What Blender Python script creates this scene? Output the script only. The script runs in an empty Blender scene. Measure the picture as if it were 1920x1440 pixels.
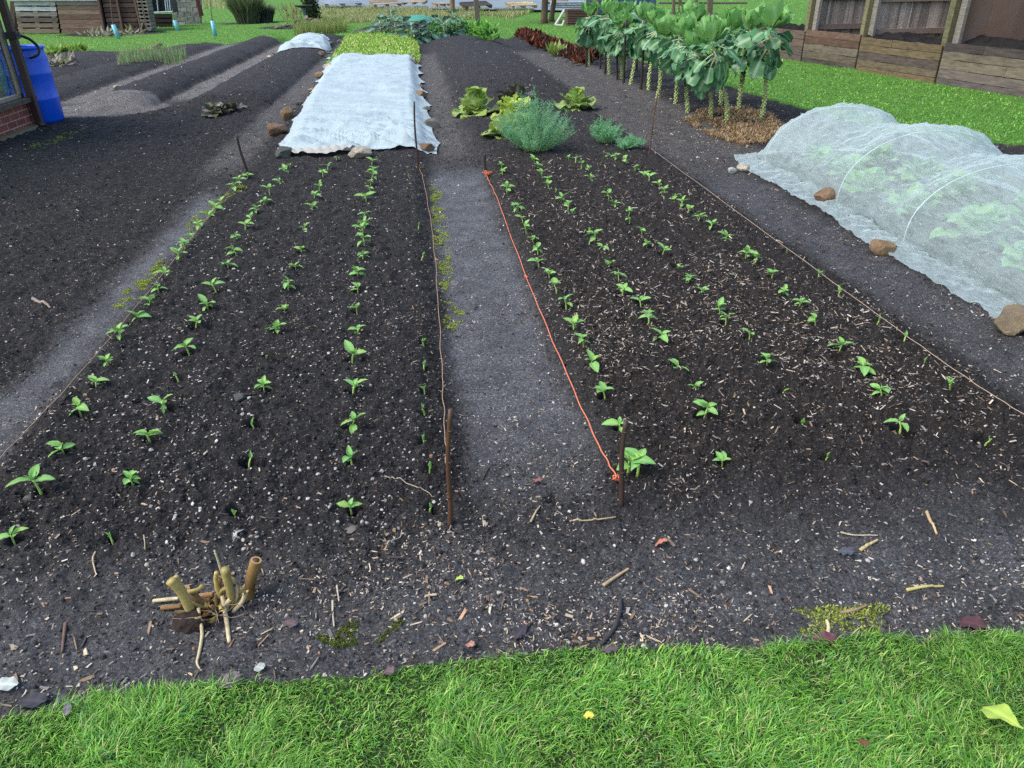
import bpy, math, random
import numpy as np
from mathutils import Matrix, Vector, Euler
random.seed(7); RNG = np.random.default_rng(11)
SC = bpy.context.scene; COL = SC.collection
PI = math.pi
# ------------------------------------------------------------------ camera
F = 1385.0; CH = 1.5
def cam_axes(roll=1.0, vp=(761.0, -35.0)):
    r = math.radians(roll)
    p = np.array([(vp[0]-960)/F, (720-vp[1])/F, 1.0]); h = np.array([math.cos(r), math.sin(r), 0.0])
    U = np.cross(h, p); U /= np.linalg.norm(U)
    if U[1] < 0: U = -U
    Y = p/np.linalg.norm(p); X = np.cross(Y, U)
    if X[0] < 0: X = -X
    return np.array([X, Y, U])
RA = cam_axes()
def ray(px, py): return RA @ np.array([(px-960)/F, (720-py)/F, 1.0])
def G(px, py, z=0.0):
    d = ray(px, py); t = (z-CH)/d[2]
    return np.array([0, 0, CH]) + t*d
def PY(px, py, Y):
    d = ray(px, py); t = Y/d[1]
    return np.array([0, 0, CH]) + t*d
def Xof(px, py): return float(G(px, py)[0])
def Yof(px, py): return float(G(px, py)[1])
cam = bpy.data.objects.new('camera', bpy.data.cameras.new('camera')); COL.objects.link(cam)
cam.data.sensor_fit = 'HORIZONTAL'; cam.data.sensor_width = 36; cam.data.lens = F/1920*36
cam.data.clip_start = 0.05; cam.data.clip_end = 2000
mw = Matrix.Identity(4)
for i in range(3):
    mw[i][0] = RA[i][0]; mw[i][1] = RA[i][1]; mw[i][2] = -RA[i][2]
mw[2][3] = CH
cam.matrix_world = mw; SC.camera = cam
# ------------------------------------------------------------------ noise
def _h(ix, iy, s):
    n = (ix.astype(np.int64)*374761393 + iy.astype(np.int64)*668265263 + s*974711) & 0xffffffff
    n = ((n ^ (n >> 13))*1274126177) & 0xffffffff
    n = ((n ^ (n >> 16))*2246822519) & 0xffffffff
    return ((n ^ (n >> 15)) & 0xffffff)/float(0xffffff)
def vn(x, y, s=0):
    ix = np.floor(x); iy = np.floor(y); fx = x-ix; fy = y-iy
    fx = fx*fx*(3-2*fx); fy = fy*fy*(3-2*fy)
    a = _h(ix, iy, s); b = _h(ix+1, iy, s); c = _h(ix, iy+1, s); d = _h(ix+1, iy+1, s)
    return (a*(1-fx)+b*fx)*(1-fy) + (c*(1-fx)+d*fx)*fy
def fbm(x, y, s=0, o=4):
    v = 0; a = 0.5; t = 0
    for k in range(o):
        v = v + a*vn(x, y, s+17*k); t += a; a *= 0.5; x = x*2.03+3.1; y = y*2.03-1.7
    return v/t
def clods(x, y, s=0, rmin=0.25, rmax=0.62):
    """rounded lumps: the highest dome of the cells round each point (0..rmax)"""
    ix = np.floor(x); iy = np.floor(y); out = np.zeros_like(x)
    for dx in (-1, 0, 1):
        for dy in (-1, 0, 1):
            cx = ix+dx; cy = iy+dy
            r = rmin+(rmax-rmin)*_h(cx, cy, s+5)**2
            d2 = (x-cx-_h(cx, cy, s+1))**2 + (y-cy-_h(cx, cy, s+2))**2
            out = np.maximum(out, np.sqrt(np.maximum(0, r*r-d2)))
    return out
def sst(a, b, x):
    t = np.clip((x-a)/(b-a), 0, 1); return t*t*(3-2*t)
# ------------------------------------------------------------------ object helpers
def tag(o, label=None, cat=None, group=None, kind=None):
    if label: o['label'] = label
    if cat: o['category'] = cat
    if group: o['group'] = group
    if kind: o['kind'] = kind
    return o
def empty(name, loc=(0, 0, 0), rz=0.0, **k):
    o = bpy.data.objects.new(name, None); COL.objects.link(o)
    o.empty_display_size = 0.1; o.location = [float(v) for v in loc]; o.rotation_euler = (0, 0, rz)
    return tag(o, **k)
def link(name, me, parent=None, mat=None, **k):
    o = bpy.data.objects.new(name, me); COL.objects.link(o)
    if parent is not None: o.parent = parent
    if mat is not None and len(me.materials) == 0: me.materials.append(mat)
    return tag(o, **k)
def np_mesh(name, V, Fq, col=None, smooth=True, attrs=None):
    """V (N,3), Fq (M,k) one face size, col (N,3)"""
    V = np.asarray(V, np.float32); Fq = np.asarray(Fq, np.int32)
    me = bpy.data.meshes.new(name); n, m, k = len(V), len(Fq), Fq.shape[1]
    me.vertices.add(n); me.vertices.foreach_set('co', V.ravel())
    me.loops.add(m*k); me.loops.foreach_set('vertex_index', Fq.ravel())
    me.polygons.add(m); me.polygons.foreach_set('loop_start', np.arange(0, m*k, k, dtype=np.int32))
    me.polygons.foreach_set('use_smooth', np.full(m, smooth, bool))
    me.update(calc_edges=True)
    if col is not None: set_col(me, col)
    for nm, a in (attrs or {}).items(): set_col(me, a, nm)
    return me
def set_col(me, col, name='Col'):
    col = np.asarray(col, np.float32)
    if col.shape[1] == 3: col = np.concatenate([col, np.ones((len(col), 1), np.float32)], 1)
    a = me.color_attributes.new(name, 'FLOAT_COLOR', 'POINT'); a.data.foreach_set('color', col.ravel())
class MB:
    def __init__(s): s.v = []; s.f = []; s.c = []
    def arr(s, V, Fc, col=(1, 1, 1)):
        b = len(s.v); V = np.asarray(V, float)
        s.v += V.tolist(); s.f += [[int(i)+b for i in f] for f in Fc]
        col = np.asarray(col, float)
        if col.ndim == 1: col = np.repeat(col[None], len(V), 0)
        s.c += col.tolist(); return s
    def box(s, c, size, R=None, col=(1, 1, 1), jit=0.0, taper=None):
        h = np.array(size)/2
        P = np.array([[x, y, z] for z in (-1, 1) for y in (-1, 1) for x in (-1, 1)], float)*h
        if jit: P += RNG.uniform(-jit, jit, P.shape)
        if R is not None: P = P @ np.array(R).T
        return s.arr(P+np.array(c), [(0, 2, 3, 1), (4, 5, 7, 6), (0, 1, 5, 4), (2, 6, 7, 3), (0, 4, 6, 2), (1, 3, 7, 5)], col)
    def beam(s, a, b, w, t, col=(1, 1, 1), up=(0, 0, 1), jit=0.0):
        a = np.array(a, float); b = np.array(b, float); d = b-a; L = np.linalg.norm(d); d /= L
        u = np.array(up, float); x = np.cross(u, d)
        if np.linalg.norm(x) < 1e-4: x = np.cross((1, 0, 0), d)
        x /= np.linalg.norm(x); z = np.cross(d, x)
        return s.box((a+b)/2, (w, L, t), np.array([x, d, z]).T, col, jit)
    def tube(s, pts, rad, n=8, col=(1, 1, 1), cap=True, bump=None):
        V, Fc = tube_arr(pts, rad, n, cap); return s.arr(V, Fc, col)
    def build(s, name, mat=None, parent=None, smooth=False, **k):
        me = bpy.data.meshes.new(name); me.from_pydata(s.v, [], s.f)
        set_col(me, np.array(s.c))
        me.polygons.foreach_set('use_smooth', np.full(len(me.polygons), smooth, bool)); me.update()
        return link(name, me, parent, mat, **k)
def tube_arr(pts, rad, n=8, cap=True):
    pts = np.asarray(pts, float); m = len(pts)
    rad = np.full(m, rad) if np.isscalar(rad) else np.asarray(rad, float)
    T = np.gradient(pts, axis=0); T /= np.linalg.norm(T, axis=1)[:, None]+1e-12
    ref = np.array([0, 0, 1.0]) if abs(T[0][2]) < 0.9 else np.array([1.0, 0, 0])
    V = []
    x = np.cross(ref, T[0]); x /= np.linalg.norm(x)
    for i in range(m):
        x = x-T[i]*np.dot(x, T[i]); x /= np.linalg.norm(x)+1e-12; y = np.cross(T[i], x)
        a = np.arange(n)*2*PI/n
        V.append(pts[i]+rad[i]*(np.cos(a)[:, None]*x+np.sin(a)[:, None]*y))
    V = np.concatenate(V)
    Fc = [(i*n+j, i*n+(j+1) % n, (i+1)*n+(j+1) % n, (i+1)*n+j) for i in range(m-1) for j in range(n)]
    if cap: Fc += [tuple(range(n))[::-1], tuple((m-1)*n+j for j in range(n))]
    return V, Fc
def spline(P, n=24):
    P = np.asarray(P, float); m = len(P)
    Q = np.concatenate([[2*P[0]-P[1]], P, [2*P[-1]-P[-2]]]); out = []
    for t in np.linspace(0, m-1-1e-6, n):
        i = int(t); f = t-i; a, b, c, d = Q[i:i+4]
        out.append(0.5*((2*b)+(-a+c)*f+(2*a-5*b+4*c-d)*f*f+(-a+3*b-3*c+d)*f**3))
    return np.array(out)
def Rz(a): c, s = math.cos(a), math.sin(a); return np.array([[c, -s, 0], [s, c, 0], [0, 0, 1]])
def Rx(a): c, s = math.cos(a), math.sin(a); return np.array([[1, 0, 0], [0, c, -s], [0, s, c]])
def Ry(a): c, s = math.cos(a), math.sin(a); return np.array([[c, 0, s], [0, 1, 0], [-s, 0, c]])
def ico(sub=2):
    t = (1+5**0.5)/2
    V = [(-1, t, 0), (1, t, 0), (-1, -t, 0), (1, -t, 0), (0, -1, t), (0, 1, t), (0, -1, -t), (0, 1, -t), (t, 0, -1), (t, 0, 1), (-t, 0, -1), (-t, 0, 1)]
    Fc = [(0, 11, 5), (0, 5, 1), (0, 1, 7), (0, 7, 10), (0, 10, 11), (1, 5, 9), (5, 11, 4), (11, 10, 2), (10, 7, 6), (7, 1, 8), (3, 9, 4), (3, 4, 2), (3, 2, 6), (3, 6, 8), (3, 8, 9), (4, 9, 5), (2, 4, 11), (6, 2, 10), (8, 6, 7), (9, 8, 1)]
    V = [np.array(v)/np.linalg.norm(v) for v in V]
    for _ in range(sub):
        mid = {}; nf = []
        def m(a, b):
            k = (min(a, b), max(a, b))
            if k not in mid:
                p = V[a]+V[b]; V.append(p/np.linalg.norm(p)); mid[k] = len(V)-1
            return mid[k]
        for a, b, c in Fc:
            ab, bc, ca = m(a, b), m(b, c), m(c, a); nf += [(a, ab, ca), (b, bc, ab), (c, ca, bc), (ab, bc, ca)]
        Fc = nf
    return np.array(V), np.array(Fc)
ICO = {k: ico(k) for k in (0, 1, 2, 3)}
# ------------------------------------------------------------------ materials
class NT:
    def __init__(s, name):
        s.m = bpy.data.materials.new(name); s.m.use_nodes = True; s.t = s.m.node_tree; s.t.nodes.clear()
        s.out = s.n('ShaderNodeOutputMaterial')
    def n(s, typ, **k):
        o = s.t.nodes.new(typ)
        for a, v in k.items():
            if a.startswith('i_'):
                o.inputs[a[2:].replace('_', ' ')].default_value = v
            else: setattr(o, a, v)
        return o
    def l(s, a, b): s.t.links.new(a, b)
    def math(s, op, a, b=None, clamp=False):
        o = s.n('ShaderNodeMath', operation=op, use_clamp=clamp)
        for i, v in enumerate((a, b)):
            if v is None: continue
            if isinstance(v, (int, float)): o.inputs[i].default_value = v
            else: s.l(v, o.inputs[i])
        return o.outputs[0]
    def mix(s, f, a, b, bt='MIX'):
        o = s.n('ShaderNodeMix', data_type='RGBA', blend_type=bt)
        for i, v in ((0, f), (6, a), (7, b)):
            if isinstance(v, (int, float)): o.inputs[i].default_value = v
            elif isinstance(v, tuple): o.inputs[i].default_value = (*v, 1) if len(v) == 3 else v
            else: s.l(v, o.inputs[i])
        return o.outputs[2]
    def ramp(s, f, stops):
        o = s.n('ShaderNodeValToRGB'); e = o.color_ramp.elements
        while len(e) < len(stops): e.new(0.5)
        for q, (p, c) in zip(e, stops):
            q.position = p; q.color = (*c, 1) if not isinstance(c, (int, float)) else (c, c, c, 1)
        s.l(f, o.inputs[0]); return o.outputs[0]
    def attr(s, name='Col'): return s.n('ShaderNodeAttribute', attribute_name=name)
    def noise(s, scale, detail=4, vec=None, rough=0.55, dist=0.0):
        o = s.n('ShaderNodeTexNoise'); o.inputs['Scale'].default_value = scale; o.inputs['Detail'].default_value = detail
        o.inputs['Roughness'].default_value = rough; o.inputs['Distortion'].default_value = dist
        if vec is not None: s.l(vec, o.inputs['Vector'])
        return o.outputs['Fac']
    def pos(s): return s.n('ShaderNodeNewGeometry').outputs['Position']
    def obj(s): return s.n('ShaderNodeTexCoord').outputs['Object']
    def rnd(s): return s.n('ShaderNodeObjectInfo').outputs['Random']
    def bump(s, h, strength=0.5, dist=0.01):
        o = s.n('ShaderNodeBump'); o.inputs['Strength'].default_value = strength; o.inputs['Distance'].default_value = dist
        s.l(h, o.inputs['Height']); return o.outputs[0]
    def bsdf(s, color, rough=0.7, normal=None, spec=0.4, **k):
        o = s.n('ShaderNodeBsdfPrincipled')
        for nm, v in (('Base Color', color), ('Roughness', rough), ('Specular IOR Level', spec)):
            if isinstance(v, (int, float)): o.inputs[nm].default_value = v
            elif isinstance(v, tuple): o.inputs[nm].default_value = (*v, 1)
            else: s.l(v, o.inputs[nm])
        if normal is not None: s.l(normal, o.inputs['Normal'])
        for nm, v in k.items(): o.inputs[nm.replace('_', ' ')].default_value = v
        return o.outputs[0]
    def fin(s, sh): s.l(sh, s.out.inputs['Surface']); return s.m
def M_attr(name, rough=0.8, nscale=30, namt=0.5, bump=0.3, bdist=0.004, spec=0.3, stretch=None, tint=0.12):
    """attribute colour times noise"""
    t = NT(name); v = t.obj()
    if stretch:
        mp = t.n('ShaderNodeMapping'); mp.inputs['Scale'].default_value = stretch; t.l(v, mp.inputs['Vector']); v = mp.outputs[0]
    n = t.noise(nscale, 6, v, 0.65); r = t.ramp(n, [(0.25, 1-namt), (0.75, 1+namt*0.6)])
    c = t.mix(1.0, t.attr().outputs['Color'], r, 'MULTIPLY')
    rr = t.ramp(t.rnd(), [(0, 1-tint), (1, 1+tint)]); c = t.mix(1.0, c, rr, 'MULTIPLY')
    return t.fin(t.bsdf(c, rough, t.bump(n, bump, bdist), spec))
def M_leaf(name, dark, light, rib, rough=0.45, trans=0.35, vscale=40, spec=0.45, yellow=None, bumpd=0.003):
    """leaf blade: attribute R = 1 on the ribs, G = random, B = along the leaf"""
    t = NT(name); a = t.n('ShaderNodeSeparateColor'); t.l(t.attr().outputs['Color'], a.inputs[0])
    n = t.noise(vscale, 4, t.obj(), 0.6)
    c = t.mix(n, dark, light)
    c = t.mix(t.math('MULTIPLY', t.math('ADD', t.rnd(), a.outputs[1]), 0.35), c, yellow or light)
    c = t.mix(t.math('MULTIPLY', a.outputs[0], 0.85, True), c, rib)
    nb = t.bump(n, 0.35, bumpd)
    s1 = t.bsdf(c, rough, nb, spec); tr = t.n('ShaderNodeBsdfTranslucent'); t.l(c, tr.inputs[0]); t.l(nb, tr.inputs['Normal'])
    mx = t.n('ShaderNodeMixShader'); mx.inputs[0].default_value = trans; t.l(s1, mx.inputs[1]); t.l(tr.outputs[0], mx.inputs[2])
    return t.fin(mx.outputs[0])
def M_flat(name, col, rough=0.5, nscale=20, namt=0.25, bump=0.1, spec=0.5, **k):
    t = NT(name); n = t.noise(nscale, 5, t.obj(), 0.6); r = t.ramp(n, [(0.2, 1-namt), (0.8, 1+namt)])
    c = t.mix(1.0, col, r, 'MULTIPLY'); return t.fin(t.bsdf(c, rough, t.bump(n, bump, 0.005), spec, **k))
# ------------------------------------------------------------------ layout (metres; x right, y along the beds, z up)
LBX = (Xof(465, 325), Xof(838, 960)); RBX = (Xof(1160, 905), Xof(1215, 290))
LBY1 = Yof(700, 66); RBY1 = Yof(860, 72)
RIDGES = []                                  # x0, x1, y0, y1, height
for (a, b, yf, yr, hh) in ((437, 560, (470, 208), (560, 72), .15), (288, 388, (260, 206), (460, 76), .17), (122, 230, (150, 194), (330, 90), .13), (-150, 98, (60, 200), (150, 103), .12)):
    RIDGES.append((Xof(a, 150), Xof(b, 150), Yof(*yf), Yof(*yr), hh))
FL = [(-500, 1380), (0, 1345), (120, 1330), (330, 1298), (470, 1300), (620, 1284), (700, 1278), (830, 1250), (980, 1242), (1060, 1228), (1140, 1226), (1290, 1222), (1400, 1236), (1500, 1218), (1640, 1204), (1720, 1212), (1830, 1190), (1920, 1200), (2500, 1150)]
FLW = np.array([G(*p)[:2] for p in FL])
BACK = [(-300, 126), (60, 108), (140, 101), (230, 97), (300, 91), (350, 86), (390, 80), (430, 84), (470, 76), (520, 82), (600, 74), (650, 66), (790, 60), (870, 56), (950, 74), (975, 64), (1005, 62), (1100, 96), (1190, 118), (1290, 152), (1400, 184), (1490, 212), (1640, 244), (1830, 268), (1920, 276), (2300, 318)]
SOILP = np.array([G(*p)[:2] for p in BACK] + [np.array([9.0, 0.6])] + list(FLW[::-1]) + [np.array([-9., 1.2])])
def in_poly(x, y, P):
    c = np.zeros(x.shape, bool); n = len(P)
    for i in range(n):
        x0, y0 = P[i]; x1, y1 = P[(i+1) % n]
        if y0 == y1: continue
        k = (y0 > y) != (y1 > y)
        c ^= k & (x < (x1-x0)*(y-y0)/(y1-y0)+x0)
    return c
def ell(x, y, px, py, rx, ry, s=3):
    g = G(px, py); d = np.hypot((x-g[0])/rx, (y-g[1])/ry)+0.35*(fbm(x*1.3, y*1.3, s)-0.5)
    return 1-sst(0.9, 1.05, d)
def box_m(x, y, x0, x1, y0, y1, e=0.12, ey=0.3):
    return sst(x0-e*.3, x0+e, x)*(1-sst(x1-e, x1+e*.3, x))*sst(y0-ey*.3, y0+ey, y)*(1-sst(y1-ey, y1+ey*.3, y))
NETX = (Xof(1565, 385)-0.05, Xof(1565, 385)+1.45); NETY1 = Yof(1425, 305)+0.15
SPX0 = Xof(1110, 128)-0.1
def zones(x, y):
    wx = x+0.10*(fbm(x*2.2, y*2.2, 3, 3)-0.5)+0.05*(fbm(x*14, y*14, 4, 3)-0.5)
    wy = y+(0.03+0.008*y)*(fbm(x*2.1+9, y*2.1, 5, 3)-0.5)+0.04*(fbm(x*11, y*11, 6, 3)-0.5)
    soil = in_poly(wx, wy, SOILP).astype(float)
    sw = soil.copy()
    soil = np.maximum(soil, ell(x, y, 790, 58, 2.3, 1.7)); soil = np.maximum(soil, ell(x, y, 215, 64, 1.9, 1.4)); soil = np.maximum(soil, ell(x, y, 560, 51, 1.6, 1.6))
    soil = np.maximum(soil, ell(x, y, 470, 44, 1.3, 1.0))
    front = FLW[:, 1]; yf = np.interp(wx, FLW[:, 0], front)
    P = np.zeros_like(x)                      # trodden path
    pc = box_m(wx, y, LBX[1]+0.04, RBX[0]-0.03, 1.55, 7.0, 0.11, 0.7)*(0.6+0.4*sst(1.7, 2.6, y))
    pl = box_m(wx, y, LBX[0]-0.30-0.5*(1-sst(1.9, 3.2, y)), LBX[0]+0.02, 1.2, 6.6, 0.16, 0.9)
    pr = box_m(wx, y, RBX[1]+0.06, RBX[1]+0.62, 1.0, 6.5, 0.14, 0.9)*0.55
    fr = (1-sst(yf+0.20, yf+0.75, y+0.25*(fbm(x*2.5, y*2.5, 13, 3)-.5)))*0.72
    P = np.maximum.reduce([pc, pl, pr, fr])
    gap = np.zeros_like(x)                    # paler gravelly paths between the far left beds
    if True:
        xs = [RIDGES[0][1], LBX[0], RIDGES[1][1], RIDGES[0][0], RIDGES[2][1], RIDGES[1][0], RIDGES[3][1], RIDGES[2][0]]
        for k, (a, b) in enumerate(zip(xs[::2], xs[1::2])):
            gap = np.maximum(gap, box_m(wx, wy, a-0.02, b+0.02, RIDGES[2][2]-0.2, 30, 0.12, 0.5)*(0.45 if k == 0 else 0.9))
        gap = np.maximum(gap, box_m(wx, wy, LBX[0]-0.5, LBX[0]-0.02, 6.8, 17, 0.15, 0.9)*0.5)
        gap = np.maximum(gap, ell(x, y, 190, 205, 0.9, 0.7, 8)*0.9)
    rp = box_m(wx, wy, RBX[1]+0.02, SPX0+0.15, 6.0, 19, 0.2, 0.9)*0.4
    cp = box_m(wx, wy, LBX[1]+0.08, RBX[0]-0.02, 6.9, 19, 0.2, 0.9)*0.5
    gap = np.maximum(gap, np.maximum(rp, cp))
    gap = np.maximum(gap, ell(x, y, 675, 53, 2.2, 1.6, 9))
    mul = box_m(wx, y, RBX[0]-0.02, RBX[1]+0.02, 1.75, 7.0, 0.12, 0.4)
    mul = np.maximum(mul, box_m(wx, y, RBX[1]+0.3, NETX[1], 1.0, 12, 0.2, 0.5)*0.5)
    return soil, P*sw, gap, mul*sw
def dome(x, y, x0, x1, y0, y1, h, ey=0.6, p=0.75):
    u = np.clip(1-((x-(x0+x1)/2)/((x1-x0)/2))**2, 0, 1)**p
    return h*u*sst(y0-0.05, y0+ey, y)*(1-sst(y1-ey, y1+0.05, y))
HOLES = []
def macro(x, y):
    wx = x+0.07*(fbm(x*1.7, y*1.7, 21, 3)-0.5)
    z = 0.065*box_m(wx, y, LBX[0]-0.02, LBX[1]+0.05, 1.75, LBY1, 0.13, 0.9)
    z = np.maximum(z, 0.065*box_m(wx, y, RBX[0]-0.05, RBX[1]+0.05, 1.75, 9.8, 0.13, 0.9))
    z = np.maximum(z, dome(wx, y, RBX[0]-0.15, RBX[1]+0.25, 9.2, RBY1, 0.20, 2.2, 0.8))
    for r in RIDGES: z = np.maximum(z, dome(wx, y, *r, 0.6, 0.5)*(.85+.3*fbm(x*1.5, y*1.5, 27, 3)))
    z = np.maximum(z, 0.06*box_m(wx, y, SPX0-0.1, SPX0+1.6, 7.4, 17.5, 0.25, 1.2))
    z = np.maximum(z, 0.05*box_m(wx, y, NETX[0]+0.05, NETX[1], 0.5, NETY1, 0.2, 0.5))
    z = np.maximum(z, 0.03*box_m(wx, y, -6.0, LBX[0]-0.75-0.03*y, 1.6, 9.0, 0.3, 0.6))
    g = G(790, 58); z = np.maximum(z, 0.30*np.clip(1-((x-g[0])/2.4)**2-((y-g[1])/1.8)**2, 0, 1)**0.7)
    return z + 0.03*(fbm(x*0.7, y*0.7, 31, 3)-0.5)
def ground_z(x, y, full=True):
    x = np.asarray(x, float); y = np.asarray(y, float); z = macro(x, y)
    soil, P, gap, mul = zones(x, y); r = np.hypot(x, y)
    rough = soil*(1-0.86*np.maximum(P, gap*0.8))
    w1 = 1-sst(10, 22, r); w2 = 1-sst(5.5, 10, r); w3 = 1-sst(2.6, 4.6, r)
    xx = x+0.012*vn(x*40, y*40, 41); yy = y+0.012*vn(x*40, y*40, 42)
    m = 0.036*(fbm(x*7, y*7, 43, 3)-0.5)*(0.35+0.65*rough)
    w0 = 1-sst(20, 45, r)
    m += rough*w0*(0.028*clods(xx/0.13, yy/0.13, 49, 0.1, 0.6)*(0.2+0.8*vn(x*5, y*5, 51)))
    m += rough*w1*(0.018*clods(xx/0.06, yy/0.06, 44, 0.1, 0.62)*(0.3+0.7*vn(x*9, y*9, 48)))
    m += rough*w2*(0.012*clods(xx/0.026, yy/0.026, 45))
    m += (0.25+0.75*rough)*soil*w3*(0.0075*clods(xx/0.0125, yy/0.0125, 46))
    m += rough*w1*0.040*(fbm(x*24, y*24, 52, 4)-0.5) + rough*w1*0.020*np.abs(fbm(x*19, y*19, 53, 3)-.5)
    m += rough*w2*0.012*(fbm(x*75, y*75, 54, 3)-0.5)
    m += mul*w2*0.024*np.abs(fbm(x*45, y*45, 47, 2)-0.5)*2
    z = z+m+(1-soil)*0.02
    g = G(1920, 1000)
    if full:
        for hx, hy, hr, hd in HOLES:
            k = np.abs(x-hx) < hr*2.2
            k &= np.abs(y-hy) < hr*2.2
            if k.any():
                d = np.hypot(x[k]-hx, y[k]-hy)/hr*(0.85+0.3*vn(x[k]*60, y[k]*60, 50))
                z[k] -= hd*(1-sst(0.35, 1.15, d)) - 0.007*np.exp(-((d-1.35)/0.25)**2)
    return z
def gz(x, y): return float(ground_z(np.array([x]), np.array([y]))[0])
def S(px, py):
    """the point of the ground the pixel looks at"""
    z = 0.0
    for _ in range(5):
        p = G(px, py, z); z = float(macro(np.array([p[0]]), np.array([p[1]]))[0])
    p = G(px, py, z); p[2] = gz(p[0], p[1]); return p
# ------------------------------------------------------------------ bean seedling positions (rows, near end first)
ROWS = {
 'A': [(28,1020),(78,925),(119,850),(151,777),(181,729),(204,685),(228,638),(261,605),(281,576),(297,547),(310,520),(336,489),(349,472),(359,452),(377,431),(391,414),(406,397),(415,386),(441,357),(450,347),(464,336)],
 'B': [(212,1018),(250,912),(282,831),(309,769),(335,715),(355,664),(367,617),(390,580),(406,549),(429,506),(444,480),(446,454),(461,434),(471,416),(481,397),(494,385),(506,367),(524,345),(535,327),(545,316)],
 'C': [(442,971),(467,876),(477,804),(495,732),(500,677),(521,626),(535,589),(540,544),(555,506),(567,475),(572,432),(585,394),(590,376),(599,359),(600,347),(606,335),(615,322),(631,305)],
 'D': [(659,959),(660,872),(660,804),(662,739),(661,680),(672,630),(670,591),(671,549),(671,521),(681,489),(684,465),(682,445),(684,430),(685,412),(687,380),(696,367),(695,350),(697,339),(701,326),(697,307)],
 'J': [(806,960),(806,890),(796,832),(797,782),(796,735),(795,694),(795,652),(790,492),(784,431),(769,334)],
 'E': [(1195,892),(1178,886),(1162,812),(1135,751),(1110,695),(1094,654),(1076,621),(1062,581),(1044,556),(1030,527),(1011,504),(1009,475),(999,457),(987,440),(981,420),(972,398),(964,390),(951,366),(942,330),(941,317)],
 'F': [(1355,869),(1319,791),(1297,732),(1272,696),(1241,642),(1216,612),(1202,576),(1167,556),(1160,531),(1142,502),(1131,470),(1116,452),(1104,439),(1075,405),(1065,395),(1051,380),(1042,365),(1029,356),(1027,342),(1016,334),(1009,317),(1001,305)],
 'G': [(1548,866),(1501,796),(1468,741),(1437,688),(1404,644),(1360,614),(1350,592),(1312,557),(1290,530),(1271,507),(1242,482),(1212,465),(1204,440),(1180,424),(1179,407),(1152,390),(1142,376),(1107,340),(1104,326),(1090,319),(1079,311),(1067,301)],
 'H': [(1687,814),(1652,750),(1617,701),(1573,660),(1529,615),(1497,581),(1468,554),(1446,528),(1415,501),(1397,489),(1361,457),(1332,434),(1309,422),(1289,404),(1275,395),(1262,377),(1247,366),(1237,351),(1217,345),(1207,334),(1191,324),(1171,310),(1152,302),(1137,295)],
 'I': [(1848,831),(1780,732),(1732,685),(1694,645),(1644,612),(1572,555),(1533,527),(1473,480)],
}
TINY = {(212,1018),(442,971),(467,876),(477,804),(500,677),(335,715),(806,890),(796,832),(784,431),(1468,741),(1501,796),(1548,866),(1104,439),(1042,365)}
SMALLROWS = 'JI'
SPOTS = []
for rk, L in ROWS.items():
    for i, p in enumerate(L):
        g = S(*p); tiny = p in TINY or rk in SMALLROWS
        SPOTS.append([rk, i, p, g, tiny])
        if p[1] > 470:
            big = RNG.uniform(0.8, 1.15)
            HOLES.append((g[0]+RNG.uniform(-.004, .016), g[1]+0.014, 0.030*big, RNG.uniform(0.04, 0.075)))
for p in ((470, 868), (480, 796), (505, 670), (1695, 820), (1040, 940), (1575, 672)): g = S(*p); HOLES.append((g[0], g[1], 0.04, 0.05))
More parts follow.
